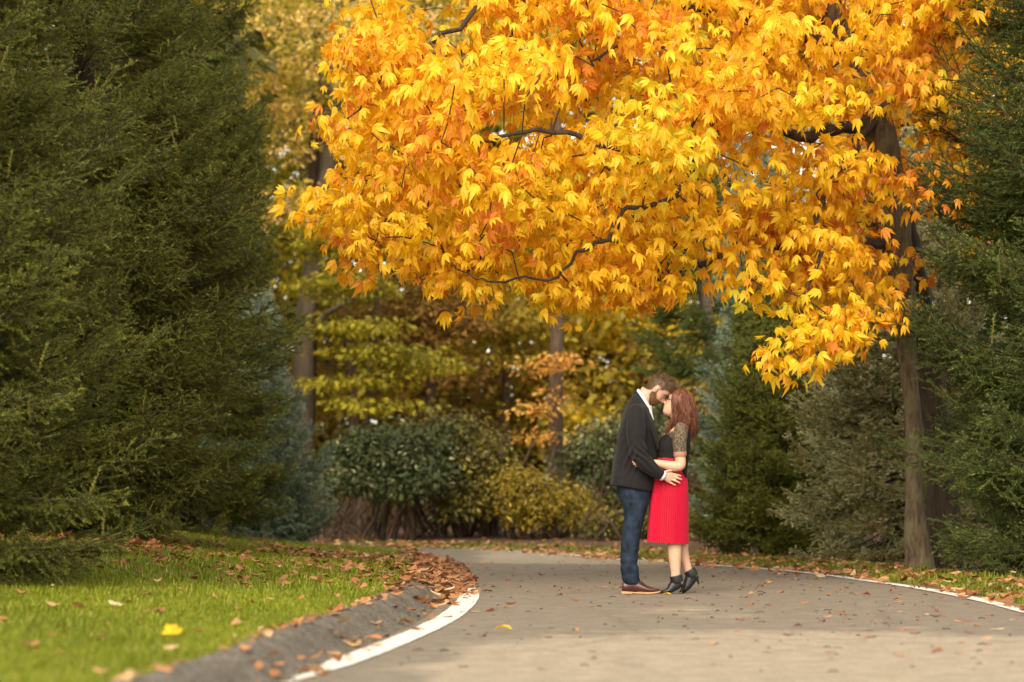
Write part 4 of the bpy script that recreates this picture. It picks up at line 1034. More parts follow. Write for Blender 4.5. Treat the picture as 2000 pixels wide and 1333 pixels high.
def slab(rows, n=40, power=2.6, m=None):
    """horizontal sections: rows of (back X, front X, Z back, Z front, half depth, Y centre)"""
    rows = np.array(rows, float)
    if m:
        Q = smooth_path(rows, 6); k = np.linspace(0, len(Q) - 1, m)
        rows = np.stack([np.interp(k, np.arange(len(Q)), Q[:, j]) for j in range(rows.shape[1])], -1)
    a = np.arange(n) * 2 * math.pi / n; e = 2.0 / power
    ca, sa = np.sign(np.cos(a)) * np.abs(np.cos(a)) ** e, np.sign(np.sin(a)) * np.abs(np.sin(a)) ** e
    V = []
    for xb, xf, zb, zf, w, yc in rows:
        V.append(np.stack([(xb + xf) / 2 + ca * (xf - xb) / 2, yc + sa * w, (zb + zf) / 2 + ca * (zf - zb) / 2], -1))
    m = len(rows); V = np.concatenate(V)
    i = np.arange(m - 1)[:, None] * n; j = np.arange(n)[None]; k = (j + 1) % n
    F = np.stack([i + j, i + k, i + n + k, i + n + j], -1).reshape(-1, 4)
    c0, c1_ = V[:n].mean(0), V[-n:].mean(0)
    V = np.concatenate([V, [c0, c1_]]); b = m * n; jj = np.arange(n); kk = (jj + 1) % n
    C = np.concatenate([np.stack([np.full(n, b), kk, jj], -1), np.stack([np.full(n, b + 1), (m - 1) * n + jj, (m - 1) * n + kk], -1)])
    return V, F, C
def add_slab(bag, rows, n=40, power=2.6, m=None):
    V, F, C = slab(rows, n, power, m); b = bag.n
    bag.add(V, F); bag.F3.append(C + b); bag.M3.append(np.zeros(len(C), int))

def fuse(name, bag, root, mat, voxel=0.006, smooth=3, disp=None):
    """one continuous skin round the overlapping pieces"""
    me = bag.mesh('tmp'); o = bpy.data.objects.new('tmp', me); COL.objects.link(o)
    r = o.modifiers.new('r', 'REMESH'); r.mode = 'VOXEL'; r.voxel_size = voxel
    if smooth:
        s = o.modifiers.new('s', 'SMOOTH'); s.factor = 0.5; s.iterations = smooth
    dg = bpy.context.evaluated_depsgraph_get(); dg.update()
    me2 = bpy.data.meshes.new_from_object(o.evaluated_get(dg))
    bpy.data.objects.remove(o); bpy.data.meshes.remove(me)
    me2.name = name
    n = len(me2.vertices)
    co = np.zeros(n * 3, np.float32); me2.vertices.foreach_get('co', co); co = co.reshape(-1, 3).astype(float)
    if disp is not None:
        no = np.zeros(n * 3, np.float32); me2.vertices.foreach_get('normal', no); no = no.reshape(-1, 3)
        co = co + no * disp(co)[:, None]
    co[:, 1] += D0
    co -= np.array(root.location)
    me2.vertices.foreach_set('co', co.astype(np.float32).ravel())
    me2.polygons.foreach_set('use_smooth', np.ones(len(me2.polygons), bool))
    me2.update()
    me2.materials.clear()
    return link(name, me2, root, mat)

def put(name, bag, root, mat, smooth=True, parent=None):
    me = bag.mesh(name, smooth)
    n = len(me.vertices); co = np.zeros(n * 3, np.float32); me.vertices.foreach_get('co', co); co = co.reshape(-1, 3)
    co[:, 1] += D0; co -= np.array(root.location, dtype=np.float32)
    me.vertices.foreach_set('co', co.ravel()); me.update()
    return link(name, me, parent or root, mat)

def vnoise(co, s, sz=1.0, seed=0.0):
    return np.array([mnoise.noise(Vector((p[0] * s + seed, p[1] * s, p[2] * s * sz))) for p in co])

def row(p, y, a, b=None): return (p[0], y, p[1], a, a if b is None else b)

# ---- heads
class Head:
    Z =  np.array([0, .012, .028, .045, .060, .075, .100, .125, .145, .170, .195, .215, .225])
    XF = np.array([.056, .070, .076, .078, .079, .079, .080, .078, .086, .086, .074, .044, .004])
    XB = np.array([.000, -.012, -.030, -.050, -.062, -.072, -.088, -.098, -.100, -.095, -.076, -.042, -.004])
    W =  np.array([.020, .036, .047, .054, .059, .064, .069, .074, .076, .074, .060, .034, .004])
    def __init__(self, o, f, u, scale=1.0, nose=0.028):
        self.o, self.f, self.u, self.s, self.nose = np.array(o), np.array(f), np.array(u), scale, nose
    def world(self, L):
        L = np.asarray(L) * self.s
        return np.stack([self.o[0] + L[:, 0] * self.f[0] + L[:, 2] * self.u[0], L[:, 1], self.o[1] + L[:, 0] * self.f[1] + L[:, 2] * self.u[1]], -1)
    def local(self, m=44, n=56, grow=0.0):
        z = np.linspace(0, 0.225, m); a = np.arange(n) * 2 * math.pi / n
        sm = lambda v: np.interp(z, self.Z, v)
        xf, xb, w = sm(self.XF), sm(self.XB), sm(self.W)
        L = []
        for i in range(m):
            e = 2 / 2.25
            ca, sa = np.cos(a), np.sin(a)
            c, s_ = np.sign(ca) * np.abs(ca) ** e, np.sign(sa) * np.abs(sa) ** e
            mid = xb[i] + (xf[i] - xb[i]) * 0.52
            x = np.where(c > 0, mid + c * (xf[i] - mid), mid + c * (mid - xb[i])); y = s_ * w[i]
            front = np.clip(c, 0, 1)
            zz = z[i]
            nz = np.interp(zz, [.074, .080, .090, .104, .128, .136], [0, .75, 1.0, .70, .18, 0])
            x = x + self.nose * nz * np.exp(-(y / (.010 + .004 * (zz < .095))) ** 2) * (front > 0)
            x = x + front * (.005 * np.exp(-((zz - .066) / .006) ** 2) + .0045 * np.exp(-((zz - .051) / .006) ** 2)) * np.exp(-(y / .022) ** 2)
            x = x - front * .010 * np.exp(-((zz - .123) / .012) ** 2) * np.exp(-((np.abs(y) - .031) / .016) ** 2)
            L.append(np.stack([x, y, np.full(n, zz)], -1))
        L = np.concatenate(L)
        if grow:
            c0 = np.array([-0.01, 0, 0.12]); d = L - c0; L = L + unit(d) * grow
        return L, m, n
    def add(self, bag, grow=0.0, keep=None):
        L, m, n = self.local(grow=grow)
        i = np.arange(m - 1)[:, None] * n; j = np.arange(n)[None]; k = (j + 1) % n
        F = np.stack([i + j, i + k, i + n + k, i + n + j], -1).reshape(-1, 4)
        if keep is not None:
            ok = keep(L); F = F[ok[F].all(1)]
            bag.add(self.world(L), F)
        else:
            L = np.concatenate([L, [[0.02, 0, 0], [0, 0, 0.2255]]]); b = m * n; jj = np.arange(n); kk = (jj + 1) % n
            C = np.concatenate([np.stack([np.full(n, b), kk, jj], -1), np.stack([np.full(n, b + 1), (m - 1) * n + jj, (m - 1) * n + kk], -1)])
            p0 = bag.n
            bag.add(self.world(L), F); bag.F3.append(C + p0); bag.M3.append(np.zeros(len(C), int))
    def ball(self, bag, c, r, n=14):
        a = np.linspace(0, math.pi, n // 2 + 1); b = np.arange(n) * 2 * math.pi / n
        L = np.array([[c[0] + r[0] * math.sin(p) * math.cos(q), c[1] + r[1] * math.sin(p) * math.sin(q), c[2] + r[2] * math.cos(p)] for p in a for q in b])
        i = np.arange(len(a) - 1)[:, None] * n; j = np.arange(n)[None]; k = (j + 1) % n
        bag.add(self.world(L), np.stack([i + j, i + n + j, i + n + k, i + k], -1).reshape(-1, 4))
    def strands(self, bag, n, keep, length, direction, width, rng, lift=0.4, grow=0.004, thick=None):
        """many short hairs rooted on the scalp"""
        L, m, k = self.local(60, 80, grow)
        ok = np.nonzero(keep(L))[0]
        p = L[rng.choice(ok, n)] + rng.normal(0, .002, (n, 3))
        nor = unit(p - np.array([-0.01, 0, 0.11]))
        if thick is not None: p = p + nor * (thick(p) * rng.random(n))[:, None]
        d = unit(np.array(direction(p)) * (1 - lift) + nor * lift + rng.normal(0, .22, (n, 3)))
        l = length(p) * rng.uniform(.6, 1.2, n)
        q = unit(np.cross(d, nor + rng.normal(0, .5, (n, 3)))) * width
        bend = nor * -.25 * l[:, None]
        V = np.stack([p - q, p + q, p + d * l[:, None] * .6 + q * .7, p + d * l[:, None] * .6 - q * .7, p + d * l[:, None] + bend], 1).reshape(-1, 3)
        i = np.arange(n)[:, None] * 5; b0 = bag.n
        bag.add(self.world(V), i + np.array([[0, 1, 2, 3]]))
        bag.F3.append(i + np.array([[3, 2, 4]]) + b0); bag.M3.append(np.zeros(n, int))

def finger(bag, pts, r0, r1):
    rows = [row(p, y, r0 + (r1 - r0) * i / (len(pts) - 1)) for i, (p, y) in enumerate(pts)]
    add_et(bag, rows, 10, 12, 2.0)
    e = rows[-1]
    add_et(bag, [(e[0] , e[1], e[2], r1, r1), (e[0] + (rows[-1][0] - rows[-2][0]) * .12, e[1], e[2] + (rows[-1][2] - rows[-2][2]) * .12, r1 * .5, r1 * .5)], 10, 4, 2.0)

# =========================================================== the man
mx0, my0 = c1(330, 1270)[0], D0
man = empty('person', (mx0, my0, 0.0))
tag(man, 'bearded man in dark blazer and blue jeans bowing his head to the woman', 'person')
MH = Head(c2(452, 444), (0.60, -0.80), (0.80, 0.60), 1.0)

body = Bag()
MH.add(body)
for sgn in (-1, 1): MH.ball(body, (-.012, sgn * .074, .105), (.017, .011, .031)); MH.ball(body, (-.016, sgn * .080, .112), (.014, .010, .020))
nb = MH.world(np.array([[-.035, 0, .055]]))[0]
add_et(body, [(nb[0], 0, nb[2], .062, .058), row(c2(455, 400), 0, .060, .060), row(c2(415, 450), 0, .064, .066), row(c1(345, 235), 0, .07, .075)], 24, 16, 2.0)
add_slab(body, [(*[c1(300, 0)[0], c1(380, 0)[0]], c1(0, 230)[1], c1(0, 230)[1], .10, 0), (c1(285, 0)[0], c1(395, 0)[0], c1(0, 290)[1], c1(0, 290)[1], .18, 0), (c1(255, 0)[0], c1(425, 0)[0], c1(0, 420)[1], c1(0, 420)[1], .15, 0), (c1(245, 0)[0], c1(420, 0)[0], c1(0, 560)[1], c1(0, 560)[1], .14, 0), (c1(245, 0)[0], c1(400, 0)[0], c1(0, 740)[1], c1(0, 740)[1], .15, 0)], 24, 2.2, 12)
for y in (-.09, .10):
    add_et(body, [row(c1(325, 720), y, .075), row(c1(330, 850), y, .055), row(c1(312, 960), y, .045), row(c1(305, 1080), y, .045), row(c1(308, 1200), y, .035), row(c1(330, 1245), y, .03), row(c1(400, 1262), y, .025)], 16, 20, 2.0)
# near arm and hand on her hip
add_et(body, [row(c1(335, 300), -.17, .05), row(c1(335, 420), -.235, .045), row(c1(362, 545), -.265, .042), row(c1(425, 612), -.245, .036), row(c1(478, 640), -.212, .028, .022)], 14, 18, 2.0)
add_et(body, [row(c1(470, 638), -.214, .028, .021), row(c1(492, 640), -.205, .036, .018), row(c1(515, 648), -.196, .044, .016), row(c1(526, 654), -.190, .040, .014)], 18, 12, 2.6)
finger(body, [(c1(515, 627), -.194), (c1(540, 631), -.192), (c1(560, 636), -.186), (c1(576, 641), -.178)], .0105, .0075)
finger(body, [(c1(520, 643), -.194), (c1(545, 648), -.193), (c1(563, 654), -.188), (c1(580, 660), -.180)], .0108, .0076)
finger(body, [(c1(520, 658), -.194), (c1(540, 664), -.193), (c1(557, 672), -.188), (c1(571, 679), -.180)], .0105, .0073)
finger(body, [(c1(510, 672), -.194), (c1(524, 679), -.192), (c1(537, 686), -.188), (c1(548, 691), -.182)], .0095, .0066)
finger(body, [(c1(484, 622), -.212), (c1(505, 613), -.215), (c1(527, 609), -.210), (c1(549, 612), -.203)], .0125, .0085)
# far arm round her other hip
add_et(body, [row(c1(335, 300), .17, .05), row(c1(345, 420), .235, .045), row(c1(372, 545), .26, .042), row(c1(440, 612), .24, .036), row(c1(490, 640), .215, .028, .022)], 14, 18, 2.0)
add_et(body, [row(c1(480, 638), .215, .028, .02), row(c1(505, 642), .205, .038, .018), row(c1(532, 652), .196, .042, .014)], 18, 10, 2.6)
for k, (a, b, c_) in enumerate((((525, 632), (552, 636), (582, 644)), ((530, 646), (555, 652), (588, 660)), ((530, 660), (552, 668), (580, 678)), ((522, 672), (538, 682), (558, 690)))):
    finger(body, [(c1(*a), .195), (c1(*b), .193), (c1(*c_), .180)], .0105, .0074)
finger(body, [(c1(495, 624), .212), (c1(520, 612), .214), (c1(552, 612), .204)], .0125, .0085)
fuse('body', body, man, MAT['skin_m'], 0.0045, 2)

# blazer
def jacket_disp(co):
    d = 0.0075 * vnoise(co, 6, 1.3, 3.0) + 0.0030 * vnoise(co, 18, 1.2, 9.0)
    el = np.exp(-(((co[:, 0] - c1(365, 0)[0]) / .09) ** 2 + ((co[:, 2] - c1(0, 540)[1]) / .10) ** 2)) * (co[:, 1] < -.19)
    fold = np.sin((co[:, 2] * 0.75 + co[:, 0] * 0.66) * 150 + 3 * vnoise(co, 9, 1, 1.0))
    dr = np.exp(-(((co[:, 0] - c1(300, 0)[0]) / .06) ** 2 + ((co[:, 2] - c1(0, 560)[1]) / .12) ** 2)) * (co[:, 1] < -.05)
    return d + 0.010 * el * fold + 0.007 * dr * np.sin(co[:, 0] * 130 - co[:, 2] * 60)
J = Bag()
X = lambda v: c1(v, 0)[0]
Zc = lambda v: c1(0, v)[1]
add_slab(J, [(X(198), X(431), Zc(687), Zc(727), .205, 0), (X(202), X(436), Zc(660), Zc(690), .203, 0), (X(212), X(444), Zc(595), Zc(612), .190, 0), (X(224), X(452), Zc(520), Zc(525), .180, 0), (X(236), X(455), Zc(455), Zc(455), .186, 0),
             (X(248), X(449), Zc(395), Zc(395), .200, 0), (X(258), X(434), Zc(340), Zc(345), .212, 0), (X(272), X(420), Zc(290), Zc(310), .215, 0), (X(288), X(408), Zc(252), Zc(285), .195, 0), (X(304), X(398), Zc(224), Zc(265), .15, 0), (X(320), X(392), Zc(203), Zc(250), .105, 0), (X(330), X(388), Zc(193), Zc(240), .075, 0)], 48, 2.5, 34)
for sg in (-1, 1):
    sh = [row(c1(336, 268), sg * .150, .045), row(c1(334, 300), sg * .190, .062), row(c1(331, 360), sg * .222, .070), row(c1(334, 440), sg * .240, .068), row(c1(346, 515), sg * .256, .066), row(c1(372, 562), sg * .264, .063), row(c1(412, 598), sg * .256, .057), row(c1(448, 624), sg * .238, .050), row(c1(470, 638), sg * .222, .045)]
    add_et(J, sh, 24, 34, 2.1)
jk = fuse('blazer', J, man, MAT['blazer'], 0.0065, 2, jacket_disp)

def band(A, B, ctr, th, up, height, flare, n=48, t0=0.0, t1=2 * math.pi, thick=0.004):
    """a standing collar: tilted ring round the neck, folded over; angle th is the ring's slope in the side view"""
    bag = Bag(); a = np.linspace(t0, t1, n)
    dx, dz = math.cos(th), math.sin(th)
    rings = []
    for k, (h, f) in enumerate(((0, 0), (height, flare), (height + .003, flare + thick), (height * .25, flare * .2 + thick * 2.0))):
        x = ctr[0] + np.cos(a) * (A + f) * dx + up[0] * h; z = ctr[1] + np.cos(a) * (A + f) * dz + up[1] * h
        rings.append(np.stack([x, np.sin(a) * (B + f), z], -1))
    V = np.stack(rings, 1).reshape(-1, 3); i = (np.arange(n - 1)[:, None] * 4 + np.arange(3)[None]).ravel()
    bag.add(V, np.stack([i, i + 4, i + 5, i + 1], -1))
    return bag
# shirt: collar, cuffs, a strip of shirt front
th = math.atan2(-(300 - 190), (410 - 338))
sh = put('shirt', band(.088, .070, c1(371, 243), th, (0.66, 0.75), .036, .004), man, MAT['shirt'])
b = Bag(); add_et(b, [row(c1(404, 262), 0, .030, .05), row(c1(412, 300), 0, .024, .045), row(c1(424, 340), 0, .02, .03)], 16, 10, 2.2)
put('shirt_front', b, man, MAT['shirt'], True, sh)
for sg in (-1, 1):
    b = Bag(); add_et(b, [row(c1(462, 632), sg * .226, .040, .040), row(c1(474, 640), sg * .219, .038, .036), row(c1(482, 645), sg * .214, .036, .032)], 24, 8, 2.1)
    put('cuff', b, man, MAT['shirt'], True, sh)
b = band(.094, .082, c1(364, 250), th, (0.62, 0.78), .028, .006)
put('collar', b, man, MAT['collar_navy'], True, jk)
# lapel along the front edge, a little proud of the chest
for sg in (-1, 1):
    b = Bag(); P = [(X(398), Zc(262)), (X(412), Zc(300)), (X(428), Zc(345)), (X(446), Zc(395)), (X(456), Zc(450)), (X(458), Zc(490))]
    w = [.018, .030, .036, .034, .024, .008]
    V = []
    for (x, z), ww, yy in zip(P, w, (.085, .10, .105, .10, .085, .07)):
        V += [[x + .004, sg * (yy - .03), z], [x - ww * .55 + .006, sg * (yy + .045), z - .004], [x - ww - .004, sg * (yy + .075), z - .010]]
    i = np.array([[r_ * 3 + c, r_ * 3 + c + 1, r_ * 3 + c + 4, r_ * 3 + c + 3] for r_ in range(5) for c in range(2)])
    b.add(np.array(V), i); put('lapel', b, man, MAT['blazer'], True, jk)

# jeans
def jean_disp(co):
    lowz = np.clip((0.42 - co[:, 2]) / 0.35, 0, 1)
    return 0.005 * vnoise(co, 8, 1.6, 5.0) + (0.010 * lowz + 0.003) * vnoise(co, 10, 3.2, 2.0)
K = Bag()
add_slab(K, [(X(238), X(424), Zc(640), Zc(640), .150, 0), (X(234), X(424), Zc(700), Zc(705), .172, 0), (X(244), X(416), Zc(748), Zc(750), .178, .0), (X(262), X(404), Zc(790), Zc(785), .165, 0)], 40, 2.5, 10)
for y, dx in ((-.088, 0), (.095, 5)):
    legs = [(240, 418, 705, .088), (254, 411, 755, .088), (266, 400, 805, .086), (272, 386, 860, .080), (268, 374, 905, .076), (262, 363, 950, .073), (257, 354, 1000, .070), (254, 348, 1050, .068), (253, 345, 1100, .066), (257, 350, 1150, .066), (262, 355, 1180, .065), (266, 352, 1205, .062), (268, 350, 1222, .060)]
    add_slab(K, [(X(a + dx), X(b_ + dx), Zc(z), Zc(z), w, y * (1 if z > 760 else .95)) for a, b_, z, w in legs], 28, 2.3, 34)
jeans = fuse('jeans', K, man, MAT['denim'], 0.006, 2, jean_disp)
b = Bag()  # back pocket edge and side seam
bag_tube(b, np.array([[X(262), -.182, Zc(728)], [X(268), -.183, Zc(752)], [X(292), -.187, Zc(752)], [X(296), -.186, Zc(728)]]), .0022, 4, cap=False)
put('back_pocket', b, man, MAT['denim'], True, jeans)

def loft_x(rows, n=20, power=2.4):
    """shoe body: stations along X with (x, bottom z, top z, half width, y)"""
    Q = smooth_path(np.array(rows, float), 5); a = np.arange(n) * 2 * math.pi / n; e = 2 / power
    ca, sa = np.sign(np.cos(a)) * np.abs(np.cos(a)) ** e, np.sign(np.sin(a)) * np.abs(np.sin(a)) ** e
    V = np.concatenate([np.stack([np.full(n, q[0]), q[4] + ca * q[3], (q[1] + q[2]) / 2 + sa * (q[2] - q[1]) / 2], -1) for q in Q])
    m = len(Q); i = np.arange(m - 1)[:, None] * n; j = np.arange(n)[None]; k = (j + 1) % n
    F = np.stack([i + j, i + k, i + n + k, i + n + j], -1).reshape(-1, 4)
    V = np.concatenate([V, [V[:n].mean(0), V[-n:].mean(0)]]); bb = m * n; jj = np.arange(n); kk = (jj + 1) % n
    C = np.concatenate([np.stack([np.full(n, bb), kk, jj], -1), np.stack([np.full(n, bb + 1), (m - 1) * n + jj, (m - 1) * n + kk], -1)])
    bag = Bag(); bag.add(V, F); bag.F3.append(C); bag.M3.append(np.zeros(len(C), int)); return bag
for y, dx in ((-.088, 0), (.10, 8)):
    Xd = lambda v: X(v + dx)
    s = put('shoe', loft_x([(Xd(260), .022, .085, .022, y), (Xd(270), .018, .105, .034, y), (Xd(300), .018, .118, .039, y), (Xd(335), .018, .116, .040, y), (Xd(365), .018, .092, .043, y), (Xd(395), .018, .066, .047, y), (Xd(425), .019, .052, .046, y), (Xd(450), .022, .044, .036, y), (Xd(466), .027, .036, .016, y)]), man, MAT['brown_leather'])
    put('sole', loft_x([(Xd(257), .004, .026, .030, y), (Xd(264), .003, .027, .038, y), (Xd(310), .003, .024, .040, y), (Xd(318), .007, .022, .040, y), (Xd(360), .006, .020, .046, y), (Xd(410), .005, .020, .051, y), (Xd(445), .009, .024, .043, y), (Xd(469), .019, .031, .018, y)], 20, 5), man, MAT['sole'], True, s)
    b = Bag()
    for k in range(4):
        x = Xd(352 + 10 * k); z = .106 - .012 * k
        bag_tube(b, np.array([[x, y - .026, z - .012], [x + .004, y, z + .004], [x, y + .026, z - .012]]), .0022, 4)
    put('laces', b, man, MAT['dark_hair'], True, s)

# hair and beard
rng = np.random.default_rng(71)
def hair_zone(L):
    x, y, z = L[:, 0], np.abs(L[:, 1]), L[:, 2]
    line = np.interp(x, [-.11, -.045, -.02, .012, .03, .05, .075, .09], [.045, .050, .10, .120, .150, .165, .172, .178])
    return (z > line) & ~((np.hypot((x + .012) / .022, (z - .105) / .036) < 1) & (y > .055))
def hair_thick(L):
    z = L[:, 2]; return np.interp(z, [.05, .13, .16, .19, .23], [.002, .005, .013, .024, .028]) * np.interp(L[:, 0], [-.1, 0, .06, .09], [.75, .95, 1.15, 1.2])
h = Bag()
L, m_, n_ = MH.local(60, 72, 0.002)
i = np.arange(m_ - 1)[:, None] * n_; j = np.arange(n_)[None]; k = (j + 1) % n_
F = np.stack([i + j, i + k, i + n_ + k, i + n_ + j], -1).reshape(-1, 4)
ok = hair_zone(L); F = F[ok[F].all(1)]
nor = unit(L - np.array([-.01, 0, .11]))
Lh = L + nor * (hair_thick(L) * (0.62 + 0.45 * vnoise(L, 60, 1, 4.0)))[:, None]
h.add(MH.world(Lh), F)
MH.strands(h, 11000, hair_zone, lambda p: np.interp(p[:, 2], [.05, .14, .18, .22], [.006, .010, .028, .036]), lambda p: np.stack([np.interp(p[:, 2], [.1, .16, .2], [-.6, -.3, .55]), np.sign(p[:, 1]) * .15, np.interp(p[:, 2], [.1, .16, .2], [-.5, .3, .35])], -1), .0007, rng, .26, .002, lambda p: hair_thick(p) * .85)
put('hair', h, man, MAT['hair_m'], True)
def beard_zone(L):
    x, y, z = L[:, 0], np.abs(L[:, 1]), L[:, 2]
    top = np.interp(x, [-.03, .0, .02, .045, .066, .08, .1], [.112, .112, .085, .066, .070, .076, .074])
    lip = (z > .046) & (z < .0665) & (y < .022) & (x > .06)
    return (z < top) & (x > np.interp(z, [0, .05, .12], [-.005, -.022, -.012])) & ~lip
h = Bag()
ok = beard_zone(L); F = np.stack([i + j, i + k, i + n_ + k, i + n_ + j], -1).reshape(-1, 4); F = F[ok[F].all(1)]
bt = np.interp(L[:, 2], [0, .04, .07, .11], [.009, .008, .005, .002])
h.add(MH.world(L + unit(L - np.array([.0, 0, .09])) * (bt * (.6 + .5 * vnoise(L, 70, 1, 7.0)))[:, None]), F)
MH.strands(h, 5200, beard_zone, lambda p: np.interp(p[:, 2], [0, .04, .07, .11], [.014, .011, .008, .005]), lambda p: np.stack([np.full(len(p), .25), np.sign(p[:, 1]) * .1, np.full(len(p), -.9)], -1), .0007, rng, .30, .003)
put('beard', h, man, MAT['beard_m'], True)
for sg in (-1, 1):
    b = Bag(); P = MH.world(np.array([[.084, sg * .018, .141], [.086, sg * .030, .146], [.078, sg * .044, .143], [.068, sg * .052, .138]])); bag_tube(b, P, [.003, .0042, .0036, .0015], 5); put('eyebrow', b, man, MAT['dark_hair'])
    b = Bag(); P = MH.world(np.array([[.080, sg * .021, .119], [.079, sg * .031, .115], [.073, sg * .042, .117]])); bag_tube(b, P, [.0012, .0018, .0012], 4); put('eyelashes', b, man, MAT['dark_hair'])
b = Bag()
P = np.array([[c1(543, 0)[0], -.194, Zc(664) + .010], [c1(543, 0)[0] + .002, -.204, Zc(664)], [c1(543, 0)[0], -.194, Zc(664) - .010]])
bag_tube(b, smooth_path(P, 4), .0018, 5); put('ring', b, man, MAT['gold'], True)

# =========================================================== the woman
wx0 = c1(545, 1270)[0]
wom = empty('person', (wx0, D0, 0.0))
tag(wom, 'auburn haired woman in black lace top and pleated red skirt embracing the man', 'person')
WH = Head(c2(716, 640), (-0.90, 0.42), (0.42, 0.90), 0.97, 0.024)
body = Bag()
WH.add(body)
for sg in (-1, 1): WH.ball(body, (-.012, sg * .073, .105), (.014, .009, .027))
nb = WH.world(np.array([[-.030, 0, .05]]))[0]
add_et(body, [(nb[0], 0, nb[2], .050, .047), row(c2(790, 650), 0, .048, .047), row(c1(568, 345), 0, .052, .055), row(c1(568, 375), 0, .06, .09)], 24, 14, 2.0)
add_slab(body, [(X(605), X(535), Zc(365), Zc(365), .08, 0), (X(612), X(505), Zc(400), Zc(405), .14, 0), (X(615), X(480), Zc(450), Zc(455), .125, 0), (X(605), X(470), Zc(540), Zc(540), .105, 0), (X(602), X(465), Zc(620), Zc(620), .12, 0), (X(600), X(455), Zc(720), Zc(720), .14, 0)], 24, 2.2, 12)
# standing leg and the leg lifted onto its toes
add_et(body, [row(c1(530, 700), -.07, .075), row(c1(540, 880), -.07, .066), row(c1(545, 1000), -.07, .056, .052), row(c1(546, 1060), -.07, .051, .050), row(c1(549, 1120), -.07, .042, .042), row(c1(551, 1170), -.07, .036, .036), row(c1(548, 1205), -.07, .036, .034)], 18, 24, 2.0)
add_et(body, [row(c1(545, 700), .07, .075), row(c1(572, 900), .07, .062), row(c1(585, 1000), .07, .054), row(c1(596, 1060), .07, .047), row(c1(612, 1110), .07, .037), row(c1(625, 1150), .07, .032), row(c1(634, 1180), .07, .032)], 18, 24, 2.0)
# near arm: sleeve end to elbow, forearm under his arm, hand on his side
add_et(body, [row(c1(578, 392), -.145, .045), row(c1(569, 450), -.178, .047), row(c1(569, 520), -.190, .043), row(c1(573, 560), -.193, .040), row(c1(570, 583), -.194, .040), row(c1(545, 588), -.196, .038), row(c1(500, 582), -.200, .034), row(c1(440, 572), -.205, .028), row(c1(395, 570), -.205, .023, .019)], 18, 40, 2.0)
add_et(body, [row(c1(400, 570), -.205, .022, .018), row(c1(375, 571), -.204, .030, .015), row(c1(352, 572), -.202, .034, .013)], 18, 10, 2.5)
finger(body, [(c1(355, 560), -.202), (c1(340, 557), -.205), (c1(326, 555), -.204), (c1(313, 552), -.199)], .0088, .0060)
finger(body, [(c1(352, 569), -.202), (c1(338, 567), -.206), (c1(325, 566), -.205), (c1(312, 565), -.199)], .0090, .0062)
finger(body, [(c1(352, 579), -.202), (c1(340, 578), -.206), (c1(328, 578), -.205), (c1(318, 578), -.199)], .0088, .0060)
finger(body, [(c1(357, 588), -.202), (c1(347, 588), -.205), (c1(338, 589), -.204), (c1(329, 589), -.199)], .0080, .0055)
finger(body, [(c1(378, 556), -.204), (c1(366, 548), -.206), (c1(352, 543), -.204)], .0100, .0068)
# far arm round his other side
add_et(body, [row(c1(578, 392), .145, .045), row(c1(572, 480), .188, .045), row(c1(568, 575), .200, .040), row(c1(500, 575), .212, .034), row(c1(400, 562), .215, .024, .02), row(c1(360, 560), .214, .032, .014)], 18, 34, 2.0)
for z in (546, 556, 566, 575): finger(body, [(c1(362, z), .214), (c1(342, z - 2), .214), (c1(322, z - 3), .208)], .0088, .0060)
finger(body, [(c1(385, 548), .215), (c1(366, 536), .216), (c1(350, 532), .212)], .0100, .0068)
fuse('body', body, wom, MAT['skin_w'], 0.0045, 2)

# top: lace yoke, black bodice, lace sleeves with a scalloped hem
Tb = Bag()
add_slab(Tb, [(X(606), X(447), Zc(600), Zc(560), .128, 0), (X(614), X(449), Zc(560), Zc(545), .124, 0), (X(622), X(446), Zc(510), Zc(510), .132, 0), (X(627), X(450), Zc(468), Zc(472), .144, 0), (X(627), X(472), Zc(430), Zc(440), .148, 0), (X(623), X(498), Zc(398), Zc(412), .142, 0), (X(615), X(520), Zc(374), Zc(392), .115, 0), (X(604), X(540), Zc(358), Zc(372), .075, 0), (X(598), X(548), Zc(350), Zc(362), .060, 0)], 48, 2.3, 26)
for sg in (-1, 1):
    add_et(Tb, [row(c1(588, 372), sg * .110, .040), row(c1(580, 392), sg * .148, .052), row(c1(572, 430), sg * .172, .056)], 20, 12, 2.0)
top = fuse('lace_top', Tb, wom, MAT['black_top'], 0.006, 2, lambda co: 0.002 * vnoise(co, 20, 1.5, 6.0))
b = Bag()
def lace_sleeve(sg):
    b = Bag()
    V, F, C = etube([row(c1(584, 374), sg * .122, .050), row(c1(578, 395), sg * .154, .0545), row(c1(570, 440), sg * .176, .0555), row(c1(568, 480), sg * .186, .0535), row(c1(569, 512), sg * .191, .051)], 36, 22, 2.0, False)
    b.add(V, F); s = put('sleeve', b, wom, MAT['lace'], True, top)
    b = Bag(); V, F, C = etube([row(c1(569, 505), sg * .190, .0512), row(c1(570, 522), sg * .192, .050), row(c1(571, 538), sg * .193, .0485)], 36, 9, 2.0, False)
    k = np.arange(36); V = V.reshape(9, 36, 3); V[-1, :, 2] += 0.006 * np.abs(np.sin(k * math.pi * 7 / 36)); V[-2, :, 2] += 0.002 * np.abs(np.sin(k * math.pi * 7 / 36))
    b.add(V.reshape(-1, 3), F); put('sleeve_hem', b, wom, MAT['lace_hem'], True, top)
lace_sleeve(-1); lace_sleeve(1)
